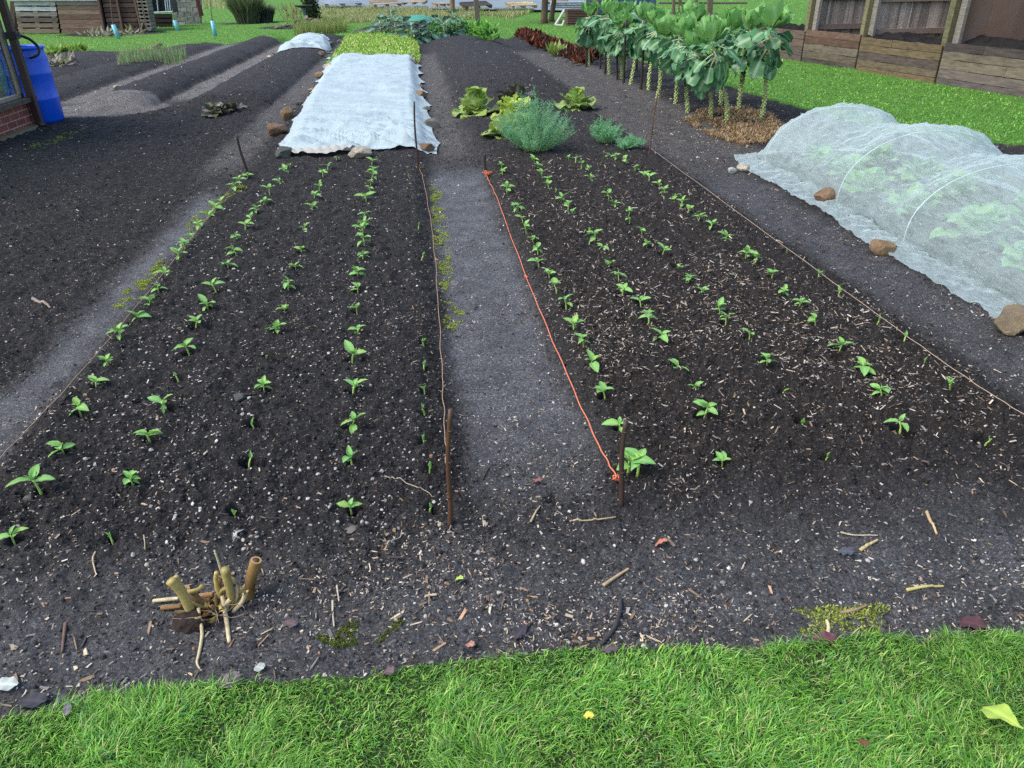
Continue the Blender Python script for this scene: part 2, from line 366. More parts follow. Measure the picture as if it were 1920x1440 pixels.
# ------------------------------------------------------------------ ground sheet
AZ0, AZ1 = math.radians(-47), math.radians(61)
def polar(rs, nc):
    az = np.linspace(AZ0, AZ1, nc); R_, A_ = np.meshgrid(rs, az, indexing='ij')
    return R_*np.sin(A_), R_*np.cos(A_)
def ground_material():
    t = NT('ground_soil'); p = t.pos(); z = t.n('ShaderNodeSeparateColor'); t.l(t.attr('Zone').outputs['Color'], z.inputs[0])
    path, lawn, mul = z.outputs[0], z.outputs[1], z.outputs[2]; gap = t.attr('Zone').outputs['Alpha']
    n1 = t.noise(9, 5, p, 0.6); n2 = t.noise(70, 6, p, 0.7); n3 = t.noise(330, 4, p, 0.7)
    bed = t.mix(n1, (0.008, 0.0078, 0.0085), (0.020, 0.019, 0.019))
    n4 = t.noise(16, 4, p, .7); bed = t.mix(1.0, bed, t.ramp(n4, [(.3, .55), (.7, 1.55)]), 'MULTIPLY'); bed = t.mix(t.ramp(n2, [(0.42, 0), (0.70, 0.8)]), bed, (0.045, 0.042, 0.040))
    mulc = t.mix(t.ramp(n2, [(0.35, 0), (0.7, 1)]), (0.007, 0.006, 0.0055), (0.045, 0.036, 0.029))
    c = t.mix(t.math('MULTIPLY', mul, 0.8), bed, mulc)
    pc = t.mix(n1, (0.100, 0.102, 0.107), (0.180, 0.182, 0.186))
    pc = t.mix(t.ramp(n2, [(0.40, 0), (0.75, 0.8)]), pc, (0.034, 0.034, 0.036))
    pc = t.mix(1.0, pc, t.ramp(n3, [(.3, .6), (.7, 1.35)]), 'MULTIPLY')
    gp = t.mix(t.ramp(n2, [(0.35, 0), (0.68, 1)]), (0.07, 0.066, 0.062), (0.30, 0.28, 0.26))
    fp = t.math('MULTIPLY', path, t.ramp(t.noise(4.5, 5, p, 0.65), [(0.22, 0.35), (0.6, 1.0)]), True)
    c = t.mix(fp, c, pc); c = t.mix(t.math('MULTIPLY', t.math('MULTIPLY', gap, t.math('SUBTRACT', 1.0, lawn)), t.ramp(t.noise(5, 5, p, 0.65), [(0.25, 0.4), (0.6, 1)]), True), c, gp)
    vo = t.n('ShaderNodeTexVoronoi'); vo.inputs['Scale'].default_value = 95; t.l(p, vo.inputs['Vector'])
    sp = t.n('ShaderNodeSeparateColor'); t.l(vo.outputs['Color'], sp.inputs[0])
    v2 = t.n('ShaderNodeTexVoronoi'); v2.inputs['Scale'].default_value = 170; t.l(p, v2.inputs['Vector']); s2 = t.n('ShaderNodeSeparateColor'); t.l(v2.outputs['Color'], s2.inputs[0])
    c = t.mix(1.0, c, t.ramp(s2.outputs[0], [(0, .55), (.75, 1.05), (1, 1.9)]), 'MULTIPLY')
    k = t.math('MULTIPLY', t.math('LESS_THAN', vo.outputs['Distance'], 0.30), t.math('GREATER_THAN', sp.outputs[0], 0.87))
    spc = t.mix(sp.outputs[1], (0.10, 0.085, 0.07), (0.42, 0.39, 0.34))
    c = t.mix(t.math('MULTIPLY', k, 0.8), c, spc)
    gr = t.mix(t.noise(2.2, 5, p, 0.6), (0.050, 0.16, 0.014), (0.13, 0.29, 0.03))
    gr = t.mix(t.ramp(n2, [(0.3, 0.6), (0.65, 0)]), gr, (0.035, 0.10, 0.010))
    gr = t.mix(gap, gr, t.mix(n2, (0.030, 0.060, 0.014), (0.060, 0.110, 0.025)))
    c = t.mix(lawn, c, gr)
    rg = t.mix(t.math('MULTIPLY', fp, 0.8), 0.85 and (0.88, 0.88, 0.88), (0.48, 0.48, 0.48)); rg = t.mix(lawn, rg, (0.95, 0.95, 0.95))
    b = t.bump(n3, 0.8, 0.004); b2 = t.n('ShaderNodeBump'); b2.inputs['Strength'].default_value = 0.9; b2.inputs['Distance'].default_value = 0.02
    t.l(n2, b2.inputs['Height']); t.l(b, b2.inputs['Normal'])
    return t.fin(t.bsdf(c, rg, b2.outputs[0], 0.35))
GM = ground_material()
def build_ground():
    rs = np.concatenate([0.85*np.exp(np.arange(0, math.log(12/0.85), 0.0025)), 12*np.exp(np.arange(0, math.log(140/12), 0.0065))])
    nc = 760; X, Y = polar(rs, nc); x = X.ravel(); y = Y.ravel(); z = ground_z(x, y)
    soil, P, gap, mul = zones(x, y)
    zone = np.stack([P, 1-soil, mul, np.where(soil > .5, gap, 1-sst(2.0, 4.0, y))], 1)
    idx = np.arange(len(rs)*nc).reshape(len(rs), nc)
    Q = np.stack([idx[:-1, :-1], idx[:-1, 1:], idx[1:, 1:], idx[1:, :-1]], -1).reshape(-1, 4)[:, ::-1]
    V = np.stack([x, y, z], 1)
    fs = soil[Q].mean(1); fp = np.maximum(P, gap)[Q].mean(1); cx = x[Q].mean(1); cy = y[Q].mean(1)
    inbed = [(cx > LBX[0]) & (cx < LBX[1]) & (cy > 1.9) & (cy < LBY1), (cx > RBX[0]) & (cx < RBX[1]) & (cy > 1.9) & (cy < RBY1)]
    for r in RIDGES: inbed.append((cx > r[0]) & (cx < r[1]) & (cy > r[2]) & (cy < r[3]))
    inbed.append((cx > SPX0) & (cx < SPX0+1.7) & (cy > 7.4) & (cy < 17.5)); inbed.append((cx > NETX[0]) & (cx < NETX[1]) & (cy < NETY1))
    left = np.ones(len(Q), bool)
    def part(mask, name):
        nonlocal left
        mask = mask & left; left = left & ~mask
        q = Q[mask]
        if not len(q): return
        u, inv = np.unique(q, return_inverse=True)
        me = np_mesh(name, V[u], inv.reshape(q.shape), None, True, {'Zone': zone[u]})
        link(name, me, None, GM, kind='structure')
    part(fs < 0.5, 'lawn')
    for m in inbed: part(m & (fp < 0.5), 'garden_bed')
    part(fp > 0.42, 'path'); part(left, 'ground')
    R2 = 900.0; o = 0.12
    me = np_mesh('far_lawn', np.array([(-R2, -R2, -o), (R2, -R2, -o), (R2, R2, -o), (-R2, R2, -o)]), [(0, 1, 2, 3)], None, True, {'Zone': np.array([(0, 1, 0, 0)]*4, float)})
    link('ground', me, None, GM, kind='structure')
build_ground()
# ------------------------------------------------------------------ scatter
def sample(n, r0=0.95, r1=40.0, pw=1.0):
    u = RNG.uniform(0, 1, n); r = (r0**-pw+(r1**-pw-r0**-pw)*u)**(-1/pw)
    a = RNG.uniform(math.radians(-43), math.radians(57), n)
    return r*np.sin(a), r*np.cos(a), r
def rand_rot(n, tilt):
    a = RNG.uniform(0, 2*PI, n); b = RNG.normal(0, tilt, n); c = RNG.normal(0, tilt, n)
    ca, sa, cb, sb, cc, sc = np.cos(a), np.sin(a), np.cos(b), np.sin(b), np.cos(c), np.sin(c)
    Z = np.zeros((n, 3, 3)); o = np.ones(n); z = np.zeros(n)
    A = np.array([[ca, -sa, z], [sa, ca, z], [z, z, o]]).transpose(2, 0, 1)
    B = np.array([[o, z, z], [z, cb, -sb], [z, sb, cb]]).transpose(2, 0, 1)
    C = np.array([[cc, z, sc], [z, o, z], [-sc, z, cc]]).transpose(2, 0, 1)
    return A @ B @ C
BOXV = np.array([[x, y, z] for z in (-.5, .5) for y in (-.5, .5) for x in (-.5, .5)])
BOXF = np.array([(0, 2, 3, 1), (4, 5, 7, 6), (0, 1, 5, 4), (2, 6, 7, 3), (0, 4, 6, 2), (1, 3, 7, 5)])
def scatter(name, P, size, base, faces, col, tilt, mat, jit=0.25, **k):
    n = len(P); nb = len(base)
    V = base[None]*size[:, None, :]*(1+RNG.uniform(-jit, jit, (n, nb, 3)))
    V = np.einsum('nij,nvj->nvi', rand_rot(n, tilt), V)+P[:, None, :]
    Fq = (np.arange(n)*nb)[:, None, None]+faces[None]
    c = np.repeat(col, nb, 0)
    me = np_mesh(name, V.reshape(-1, 3), Fq.reshape(-1, faces.shape[1]), c, False)
    return link(name, me, None, mat, kind='stuff', **k)
CHIPM = M_attr('debris', 0.75, 60, 0.35, 0.3, 0.002, 0.3)
SOILM = M_attr('soil_crumb', 0.9, 90, 0.5, 0.5, 0.003, 0.25)
def pick(cols, n, w=None):
    cols = np.array(cols); i = RNG.choice(len(cols), n, p=w); return cols[i]*RNG.uniform(0.7, 1.25, (n, 1))
def do_scatter():
    # crumbs of soil
    x, y, r = sample(70000, 0.95, 12); so, P, gap, mul = zones(x, y)
    k = (so > .5) & (RNG.uniform(0, 1, len(x)) < (1-0.95*np.maximum(np.minimum(1, P*1.2), gap)))
    x, y, r = x[k], y[k], r[k]; n = len(x)
    s = 0.0016+0.0050*RNG.uniform(0, 1, n)**4+r*0.0010*RNG.uniform(.3, 1.2, n)
    z = ground_z(x, y)+s*0.05
    V, Fc = ICO[0]
    scatter('soil_crumbs', np.stack([x, y, z], 1), np.stack([s, s*RNG.uniform(.6, 1.1, n), s*RNG.uniform(.5, .9, n)], 1), V, Fc, pick([(0.022, 0.021, 0.0215), (0.036, 0.034, 0.034), (0.062, 0.059, 0.058)], n), 0.8, SOILM, 0.42)
    # pale pebbles and flints
    x, y, r = sample(14000, 0.95, 16); so, P, gap, mul = zones(x, y)
    k = (so > .5) & (RNG.uniform(0, 1, len(x)) < np.where((x > LBX[0]-.1) & (x < LBX[1]) & (y > 1.75), .75, 0.14)*(0.12+0.75*sst(.35, .6, vn(x*2.5, y*2.5, 77)))); x, y, r = x[k], y[k], r[k]; n = len(x)
    s = 0.0016+0.0042*RNG.uniform(0, 1, n)**4+r*0.0007
    V, Fc = ICO[1]
    scatter('pebbles', np.stack([x, y, ground_z(x, y)+s*.35], 1), np.stack([s*1.2, s, s*.7], 1), V, Fc, pick([(0.50, 0.47, 0.41), (0.33, 0.31, 0.29), (0.18, 0.18, 0.18), (0.56, 0.54, 0.50), (0.33, 0.20, 0.13)], n, [.34, .27, .16, .17, .06]), 0.5, CHIPM, 0.25)
    # wood chips and straw bits
    x, y, r = sample(210000, 0.95, 24); so, P, gap, mul = zones(x, y)
    cl = fbm(x*3, y*3, 78, 3)
    fe = np.interp(x, FLW[:, 0], FLW[:, 1])
    dens = (0.26+0.50*mul+0.40*gap+0.14*(1-sst(.2, .9, y-fe))-0.08*P)*(0.55+0.45*sst(1.6, 4, r))*(1+0.5*sst(6, 12, r))
    k = (so > .5) & (RNG.uniform(0, 1, len(x)) < dens*(0.3+1.0*sst(.35, .65, cl))); x, y, r, mul = x[k], y[k], r[k], mul[k]; n = len(x)
    L = (0.0030+0.0150*RNG.uniform(0, 1, n)**2.4*(0.6+0.8*mul))*(1+0.17*r); w = (0.0011+0.0024*RNG.uniform(0, 1, n)**2)*(1+0.24*r); h = w*0.45
    col = pick([(0.44, 0.37, 0.28), (0.25, 0.18, 0.12), (0.56, 0.51, 0.43), (0.12, 0.085, 0.06), (0.02, 0.019, 0.019), (0.34, 0.31, 0.28)], n, [.17, .17, .12, .20, .20, .14])
    scatter('wood_chips', np.stack([x, y, ground_z(x, y)+h*0.6+0.001], 1), np.stack([w, L, h], 1), BOXV, BOXF, col, 0.35, CHIPM, 0.3)
    # larger bits of bark, straw and leaf lying about
    x, y, r = sample(2600, 0.95, 9, .6); so, P, gap, mul = zones(x, y); fe = np.interp(x, FLW[:, 0], FLW[:, 1])
    k = (so > .5) & (RNG.uniform(0, 1, len(x)) < (.16+.40*mul+.5*(1-sst(.2, 1.0, y-fe))-.1*P)*sst(.38, .62, fbm(x*2.2, y*2.2, 79, 3))*1.6); x, y, r = x[k], y[k], r[k]; n = len(x)
    L = 0.010+0.034*RNG.uniform(0, 1, n)**2.2; w = 0.0025+0.006*RNG.uniform(0, 1, n)**2; h = 0.0015+.002*RNG.uniform(0, 1, n)
    col = pick([(0.50, 0.41, 0.28), (0.30, 0.20, 0.12), (0.05, 0.045, 0.045), (0.16, 0.12, 0.09), (0.24, 0.22, 0.21), (0.40, 0.24, 0.15)], n, [.26, .20, .24, .14, .10, .06])
    scatter('bark_pieces', np.stack([x, y, ground_z(x, y)+0.003], 1), np.stack([w, L, h], 1), BOXV, BOXF, col, 0.28, CHIPM, 0.38)
do_scatter()
# ------------------------------------------------------------------ grass
def grass_material():
    t = NT('grass_blade'); c = t.attr().outputs['Color']
    s1 = t.bsdf(c, 0.5, None, 0.35); tr = t.n('ShaderNodeBsdfTranslucent'); t.l(c, tr.inputs[0])
    mx = t.n('ShaderNodeMixShader'); mx.inputs[0].default_value = 0.4; t.l(s1, mx.inputs[1]); t.l(tr.outputs[0], mx.inputs[2])
    return t.fin(mx.outputs[0])
GRM = grass_material()
def blades(x, y, z, L, W, lean, az, col, seg=3, tipcol=None, curl=1.0):
    n = len(x); V = np.zeros((n, (seg+1)*2, 3)); C = np.zeros((n, (seg+1)*2, 3))
    d = np.stack([np.cos(az), np.sin(az)], 1); pr = np.stack([-np.sin(az), np.cos(az)], 1); tw = RNG.uniform(-.6, .6, n)
    px = np.zeros(n); pz = np.zeros(n); th = lean*0.35
    for i in range(seg+1):
        u = i/seg; ww = W*(1-u**1.6*0.93)*0.5
        ax = np.cos(tw)[:, None]*pr+np.sin(tw)[:, None]*d
        c = np.stack([x+d[:, 0]*px, y+d[:, 1]*px, z+pz], 1)
        V[:, 2*i, :2] = c[:, :2]-ax*ww[:, None]; V[:, 2*i+1, :2] = c[:, :2]+ax*ww[:, None]
        V[:, 2*i, 2] = c[:, 2]; V[:, 2*i+1, 2] = c[:, 2]
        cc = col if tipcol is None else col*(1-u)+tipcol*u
        C[:, 2*i] = cc; C[:, 2*i+1] = cc
        st = L/seg; px = px+np.sin(th)*st; pz = pz+np.cos(th)*st; th = np.minimum(th+lean*curl*1.3/seg, 1.9)
    m = (seg+1)*2; q = np.array([(2*i, 2*i+1, 2*i+3, 2*i+2) for i in range(seg)])
    Fq = (np.arange(n)*m)[:, None, None]+q[None]
    return V.reshape(-1, 3), Fq.reshape(-1, 4), C.reshape(-1, 3)
GC = [(0.13, 0.36, 0.045), (0.21, 0.47, 0.07), (0.07, 0.22, 0.03), (0.33, 0.56, 0.12), (0.46, 0.50, 0.20), (0.14, 0.37, 0.13)]
def front_lawn():
    n = 230000; x = RNG.uniform(-2.0, 2.3, n); y = RNG.uniform(0.72, 1.62, n)
    so, P, gap, mul = zones(x, y); fe = np.interp(x, FLW[:, 0], FLW[:, 1])
    cl = fbm(x*7, y*7, 91, 3)
    k = (so < .5) & (y < fe+0.3) & (RNG.uniform(0, 1, n) < 0.60+0.9*sst(.34, .62, cl)); x, y, cl = x[k], y[k], cl[k]; n = len(x)
    L = RNG.uniform(.015, .042, n)*(0.7+0.75*sst(.35, .7, cl)); W = RNG.uniform(.0018, .0040, n)
    az = 6.3*fbm(x*5, y*5, 92, 2)*1.6+RNG.normal(0, 1.1, n); lean = RNG.uniform(.7, 2.0, n)
    hue = fbm(x*2.5, y*2.5, 93, 3)[:, None]
    col = pick(GC, n, [.28, .22, .20, .14, .08, .08])*(0.8+0.5*hue)
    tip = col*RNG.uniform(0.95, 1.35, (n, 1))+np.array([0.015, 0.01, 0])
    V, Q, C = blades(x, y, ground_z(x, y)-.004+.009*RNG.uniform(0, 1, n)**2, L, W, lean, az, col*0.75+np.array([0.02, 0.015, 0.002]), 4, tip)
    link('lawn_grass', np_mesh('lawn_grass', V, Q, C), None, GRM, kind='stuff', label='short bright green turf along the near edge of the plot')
front_lawn()
def far_lawn():
    x, y, r = sample(230000, 6.5, 75, 0.6); so, P, gap, mul = zones(x, y)
    k = (so < .5); x, y, r = x[k], y[k], r[k]; n = len(x)
    L = RNG.uniform(.022, .045, n)*(1+r*.012); W = RNG.uniform(.003, .006, n)*(1+r*.16)
    hue = fbm(x*.5, y*.5, 94, 4)[:, None]
    col = pick(GC, n, [.38, .30, .14, .12, .02, .04])*(0.72+0.55*hue)
    V, Q, C = blades(x, y, ground_z(x, y)-.005, L, W, RNG.uniform(.9, 1.9, n), RNG.uniform(0, 6.28, n), col, 2, col*1.15)
    link('lawn_grass', np_mesh('lawn_grass', V, Q, C), None, GRM, kind='stuff', label='mown green lawn around the vegetable beds')
far_lawn()
# ------------------------------------------------------------------ leaves
def leaf_arr(L, W, nu=8, nv=2, shape='oval', fold=0.35, bend=0.5, wave=0.0, wfreq=3.0, pet=0.0, petr=0.002, seed=0, petbend=0.0, cup=0.0):
    """blade along +y from the petiole's end; returns V, quads, colour (rib, random, along)"""
    rr = np.random.default_rng(seed); V = []; C = []; Fc = []
    us = np.linspace(0, 1, nu+1); vs = np.linspace(-1, 1, 2*nv+1)
    def outline(u):
        if shape == 'oval': return math.sin(PI*min(1, u*0.96+0.03)**0.85)**0.75
        if shape == 'round': return math.sqrt(max(0, 1-(2*u-1.0)**2))**0.85*0.98+0.02
        if shape == 'spoon': return (0.22+0.78*sst(0.15, 0.6, np.array(u)))*math.sqrt(max(0, 1-max(0, (u-0.62)/0.38)**2))
        if shape == 'lance': return math.sin(PI*min(1, u*0.97+0.02)**0.7)
        return 1
    th = petbend; y = 0.0; z = 0.0; ps = [(0, 0, 0)]
    if pet > 0:
        for i in range(5):
            y += math.cos(th)*pet/5; z -= math.sin(th)*pet/5; th += bend*0.06; ps.append((0, y, z))
    st = L/nu; ph = rr.uniform(0, 6.28)
    for i, u in enumerate(us):
        w = W/2*outline(u)
        for v in vs:
            ww = wave*math.sin(u*wfreq*6.28+ph+(1.7 if v > 0 else 0))*abs(v)**1.5+rr.normal(0, wave*0.12)*abs(v)
            V.append((v*w*math.cos(fold*abs(v)*0.8), y-abs(v)**2*w*0.0, z+fold*abs(v)*w*0.8+cup*(v*v)*w+ww))
            C.append((max(0, 1-abs(v)*3.2)*(1-0.5*u), rr.uniform(0, 1), u))
        th += bend/nu; y += math.cos(th)*st; z -= math.sin(th)*st
    m = 2*nv+1
    for i in range(nu):
        for j in range(m-1): Fc.append((i*m+j, i*m+j+1, (i+1)*m+j+1, (i+1)*m+j))
    if pet > 0:
        pv, pf = tube_arr(ps, [petr*1.25]*3+[petr]*3, 5, False); b = len(V); V += pv.tolist(); C += [(1.1, .3, 0)]*len(pv); Fc += [tuple(q+b for q in f) for f in pf]
    rv = rr.uniform(0, 1)
    C = np.array(C); C[:, 1] = 0.6*rv+0.4*C[:, 1]
    return np.array(V), Fc, C
def leaf_mesh(name, mat, **k):
    V, Fc, C = leaf_arr(**k); me = np_mesh(name, V, np.array(Fc), C); me.materials.append(mat); return me
def xf(V, az, tilt, roll=0, s=1.0, o=(0, 0, 0)):
    """leaf lying along +y: raise by tilt, turn to azimuth az"""
    return (V*s) @ (Rz(az-PI/2) @ Rx(tilt) @ Ry(roll)).T + np.array(o)
def put_leaf(me, parent, o, az, tilt, roll=0, s=1.0, name='leaf'):
    ob = bpy.data.objects.new(name, me); COL.objects.link(ob); ob.parent = parent
    R = Rz(az-PI/2) @ Rx(tilt) @ Ry(roll)
    ob.matrix_local = Matrix.Translation([float(q) for q in o]) @ Matrix(R.tolist()).to_4x4() @ Matrix.Scale(float(s), 4)
    return ob
U = RNG.uniform
BEANM = M_leaf('bean_leaf', (0.13, 0.40, 0.10), (0.24, 0.54, 0.20), (0.38, 0.60, 0.22), 0.55, 0.30, 45, 0.3, (0.36, 0.56, 0.08))
BSTEM = M_flat('bean_stem', (0.34, 0.52, 0.12), 0.5, 60, 0.25)
SPRM = M_leaf('sprout_leaf', (0.04, 0.16, 0.065), (0.10, 0.28, 0.13), (0.50, 0.64, 0.40), 0.42, 0.2, 14, 0.5, (0.10, 0.24, 0.08))
SPRH = M_leaf('sprout_head_leaf', (0.09, 0.30, 0.07), (0.20, 0.47, 0.14), (0.46, 0.64, 0.30), 0.45, 0.3, 22, 0.45, (0.28, 0.50, 0.13))
# ------------------------------------------------------------------ bean seedlings
BL = [leaf_mesh('bean_leaf', BEANM, L=U(.046, .062), W=U(.028, .038), nu=8, nv=2, shape='oval', fold=U(.25, .7), bend=U(.2, 1.1), wave=.0015, pet=.006, petr=.0013, seed=k) for k in range(10)]
BT = [leaf_mesh('bean_leaf', BEANM, L=U(.018, .026), W=U(.009, .013), nu=5, nv=2, shape='lance', fold=U(.7, 1.1), bend=U(-.3, .3), seed=40+k) for k in range(4)]
def stem_mesh(h, r, lean, n=7):
    P = spline([(0, 0, -.02), (lean[0]*.3, lean[1]*.3, h*.4), (lean[0], lean[1], h)], n)
    V, Fc = tube_arr(P, np.linspace(r*1.2, r*.75, n), 6); me = bpy.data.meshes.new('bean_stem'); me.from_pydata(V.tolist(), [], Fc)
    me.polygons.foreach_set('use_smooth', np.full(len(me.polygons), True)); me.materials.append(BSTEM); return me
STEMS = [(h, l, stem_mesh(h, .0036, l)) for h, l in [(U(.028, .052), (U(-.012, .012), U(-.012, .012))) for _ in range(9)]]
ORD = ['', 'second', 'third', 'fourth', 'fifth', 'sixth', 'seventh', 'eighth', 'ninth', 'tenth', 'eleventh', 'twelfth', 'thirteenth', 'fourteenth', 'fifteenth', 'sixteenth', 'seventeenth', 'eighteenth', 'nineteenth', 'twentieth', 'twenty-first', 'twenty-second', 'twenty-third', 'twenty-fourth']
ROWN = {'A': 'the row along the left twine', 'B': 'second row from the left twine', 'C': 'middle row of the left bed',
        'D': 'fourth row of the left bed', 'J': 'sparse row by the middle path twine', 'E': 'row along the orange string',
        'F': 'second row from the orange string', 'G': 'middle row of the right bed', 'H': 'fourth row of the right bed', 'I': 'sparse row by the net path'}
GRPN = {k: 'bean seedlings in '+v for k, v in ROWN.items()}
def seedling(rk, i, p, g, tiny):
    size = 'small pale' if tiny else 'leafy green'
    lab = f"{size} bean sprout {'at' if i == 0 else ORD[i]+' from'} near end of {ROWN[rk]}"
    e = empty('bean_seedling', (g[0], g[1], g[2]-.004), U(0, 6.28), label=lab, cat='seedling', group=GRPN[rk])
    far = 1+0.03*max(0, g[1]-3)
    if tiny:
        s = U(.7, 1.1)*far*1.25; h, l, me = STEMS[RNG.integers(9)]
        o = link('stem', me, e); o.scale = (s*.8, s*.8, s*.5)
        for q in range(RNG.integers(2, 4)): put_leaf(BT[RNG.integers(4)], e, (l[0]*s*.8, l[1]*s*.8, h*s*.48), U(0, 6.28), U(.7, 1.4), U(-.4, .4), s*U(.8, 1.3))
        return
    s = .98*U(.76, 1.15)*far*(0.92 if rk in 'CG' else 1.0); h, l, me = STEMS[RNG.integers(9)]
    if rk == 'E' and i < 2: s *= 1.25
    o = link('stem', me, e); o.scale = (s, s, s)
    a0 = U(0, 6.28); k1 = RNG.integers(0, 3)
    for q in range(k1): put_leaf(BL[RNG.integers(10)], e, (l[0]*s*.5, l[1]*s*.5, h*s*.6), a0+1.6+q*PI+U(-.4, .4), U(.0, .5), U(-.5, .5), s*U(.65, .9))
    for q in range(2): put_leaf(BL[RNG.integers(10)], e, (l[0]*s*.9, l[1]*s*.9, h*s*.9), a0+q*PI+U(-.5, .5), U(.4, 1.1), U(-.5, .5), s*U(.85, 1.15))
    for q in range(RNG.integers(1, 4)): put_leaf(BL[RNG.integers(10)], e, (l[0]*s, l[1]*s, h*s*.98), a0+1.3+q*PI+U(-.5, .5), U(.7, 1.35), U(-.5, .5), s*U(.55, .95))
    put_leaf(BT[RNG.integers(4)], e, (l[0]*s, l[1]*s, h*s), U(0, 6.28), U(1.1, 1.5), 0, s)
for a in SPOTS: seedling(*a)
# ------------------------------------------------------------------ brussels sprouts
STALK = M_attr('sprout_stalk', 0.55, 60, 0.3, 0.2, 0.003, 0.4)
SL = [leaf_mesh('sprout_leaf', SPRM, L=U(.17, .23), W=U(.15, .20), nu=9, nv=3, shape='round', fold=U(-.1, .3), bend=U(.2, .8), wave=.016, wfreq=1.6, pet=U(.10, .17), petr=.006, seed=60+k, petbend=U(-.1, .3)) for k in range(9)]
SH = [leaf_mesh('head_leaf', SPRH, L=U(.11, .15), W=U(.12, .15), nu=7, nv=3, shape='round', fold=U(.2, .5), bend=U(-1.3, -.6), wave=.014, wfreq=1.8, pet=.02, petr=.005, seed=80+k, cup=.3) for k in range(7)]
SPR = [((1143,139),(1141,22)),((1105,123),(1106,24)),((1174,133),(1172,22)),((1166,147),(1164,46)),((1181,159),(1207,30)),((1216,170),(1232,42)),((1231,184),(1250,60)),((1266,194),(1274,58)),((1299,170),(1300,34)),((1291,211),(1288,64)),((1332,222),(1308,88)),((1361,236),(1336,66)),((1351,197),(1368,48)),((1384,211),(1410,46)),((1425,227),(1446,44))]
SPL = ['at the far end of the row behind the first dark stake', 'leftmost in the row, crown over the red chard', 'behind the tallest far crown at the back of the row', 'with low crown between two far dark stakes', 'with stalk leaning right among the dark stakes', 'with stalk bent sharply at its foot', 'with pale stalk just right of the last tall stake', 'with an upright pale stalk in the middle of the row', 'on the lawn side in the middle of the row', 'standing just left of the straw patch', 'with the lowest hanging crown above the straw', 'with pale stalk slanting across the straw patch', 'behind the straw with a dark upper stalk near the lawn', 'second from the right, upper stalk dark with sprouts', 'rightmost in the row beside the wooden bays']
def sprout_plant(k, b, t):
    g = S(*b); top = PY(*t, g[1]+U(-.05, .05)); h = top[2]-g[2]
    e = empty('brussels_sprout_plant', g, 0, label='brussels sprout plant '+SPL[k], cat='vegetable plant', group='brussels sprout plants beside the lawn')
    T = top-g; T[2] -= .05
    bend = {5: (.02, 0, 0), 6: (-.0, 0, .0)}.get(k, (0, 0, 0))
    P = spline([(0, 0, -.05), (T[0]*.15+U(-.03, .03)+(T[0] > .06)*.05, T[1]*.2, h*.25), (T[0]*.6+U(-.02, .02), T[1]*.6, h*.62), tuple(T)], 26)
    mb = MB(); pale = np.array((0.44, 0.52, 0.20)); dark = np.array((0.045, 0.10, 0.03))
    mb.tube(P, np.linspace(.014, .012, 26), 7, pale*.9)
    bv, bf = ICO[1]; n = int(h*105)
    for q in range(n):
        u = q/n*.86+.05; i = u*25; a = P[int(i)]+(P[min(25, int(i)+1)]-P[int(i)])*(i % 1); an = q*2.4+U(-.3, .3)
        dk = sst(.36, .52, np.array(u+U(-.07, .07))) if k in (1, 9, 10, 12, 13) else 0.25*sst(.5, .7, np.array(u))  # sprouts turn darker green up the stalk, strongest on the listed plants
        rr = U(.008, .0115)*(1+.35*u)+dk*.004; c = pale*(1-dk)+dark*dk
        mb.arr(bv*rr*(1, 1, 1.1)+a+np.array((math.cos(an)*.020, math.sin(an)*.020, 0)), bf.tolist(), c*U(.8, 1.15))
    mb.build('stalk', STALK, e, True)
    nl = 24
    for q in range(nl):
        an = q*2.4+U(-.3, .3); u = U(0, 1); o = T*(0.78+.22*u)+np.array((0, 0, -.01))
        put_leaf(SL[RNG.integers(9)], e, o, an, -1.0+1.35*u+U(-.25, .25), U(-.7, .7), U(.7, 1.1)*(.98 if g[1] < 11 else 1.15))
    for q in range(20):
        an = q*2.4+U(-.3, .3); u = q/20; o = T+np.array((0, 0, .0+.04*u))
        put_leaf(SH[RNG.integers(7)], e, o, an, -.1+1.15*u+U(-.15, .15), U(-.4, .4), U(.8, 1.15)*(1.85-1.0*u), 'head_leaf')
for k, (b, t) in enumerate(SPR): sprout_plant(k, b, t)
# ------------------------------------------------------------------ canes, stakes
CANE = M_attr('cane', 0.55, 40, 0.35, 0.2, 0.002, 0.4, (1, 1, 0.2))
def cane(b, t, r, col, label, cat='garden cane', group=None, nodes=(), name='garden_cane'):
    g = S(*b); q = PY(*t, g[1]); mb = MB(); n = 14; u = np.linspace(0, 1, n); P = [(g[0]+(q[0]-g[0])*v+.004*math.sin(v*7), g[1], g[2]-.06+(q[2]-g[2]+.06)*v) for v in u]
    mb.tube(P, r*(1-.2*u), 8, np.array(col))
    for v in nodes:
        c = np.array(P[0])+(np.array(P[-1])-np.array(P[0]))*v; mb.tube([c-(0, 0, .004), c, c+(0, 0, .004)], [r*.95, r*1.25, r*.95], 8, np.array(col)*.55)
    return mb.build(name, CANE, None, True, label=label, cat=cat, group=group), g, q
DKC = (0.035, 0.024, 0.02)
cane((840, 985), (843, 768), .0085, (0.10, 0.05, 0.028), 'brown bamboo cane at the near corner of the left bean bed', nodes=(.35, .62, .85))
cane((1163, 946), (1172, 790), .0095, (0.055, 0.032, 0.024), 'short dark cane with orange string knotted round its foot', nodes=(.5, .9))
cane((465, 327), (443, 253), .012, DKC, 'leaning dark cane at the far left corner of the left bed')
cane((783, 322), (776, 190), .009, (0.05, 0.03, 0.022), 'tall thin brown cane in front of the white fleece')
cane((912, 330), (908, 288), .013, DKC, 'stubby dark cane at the far end of the orange string')
cane((1215, 292), (1233, 176), .008, (0.10, 0.045, 0.03), 'thin reddish cane leaning beside the small herb clump')
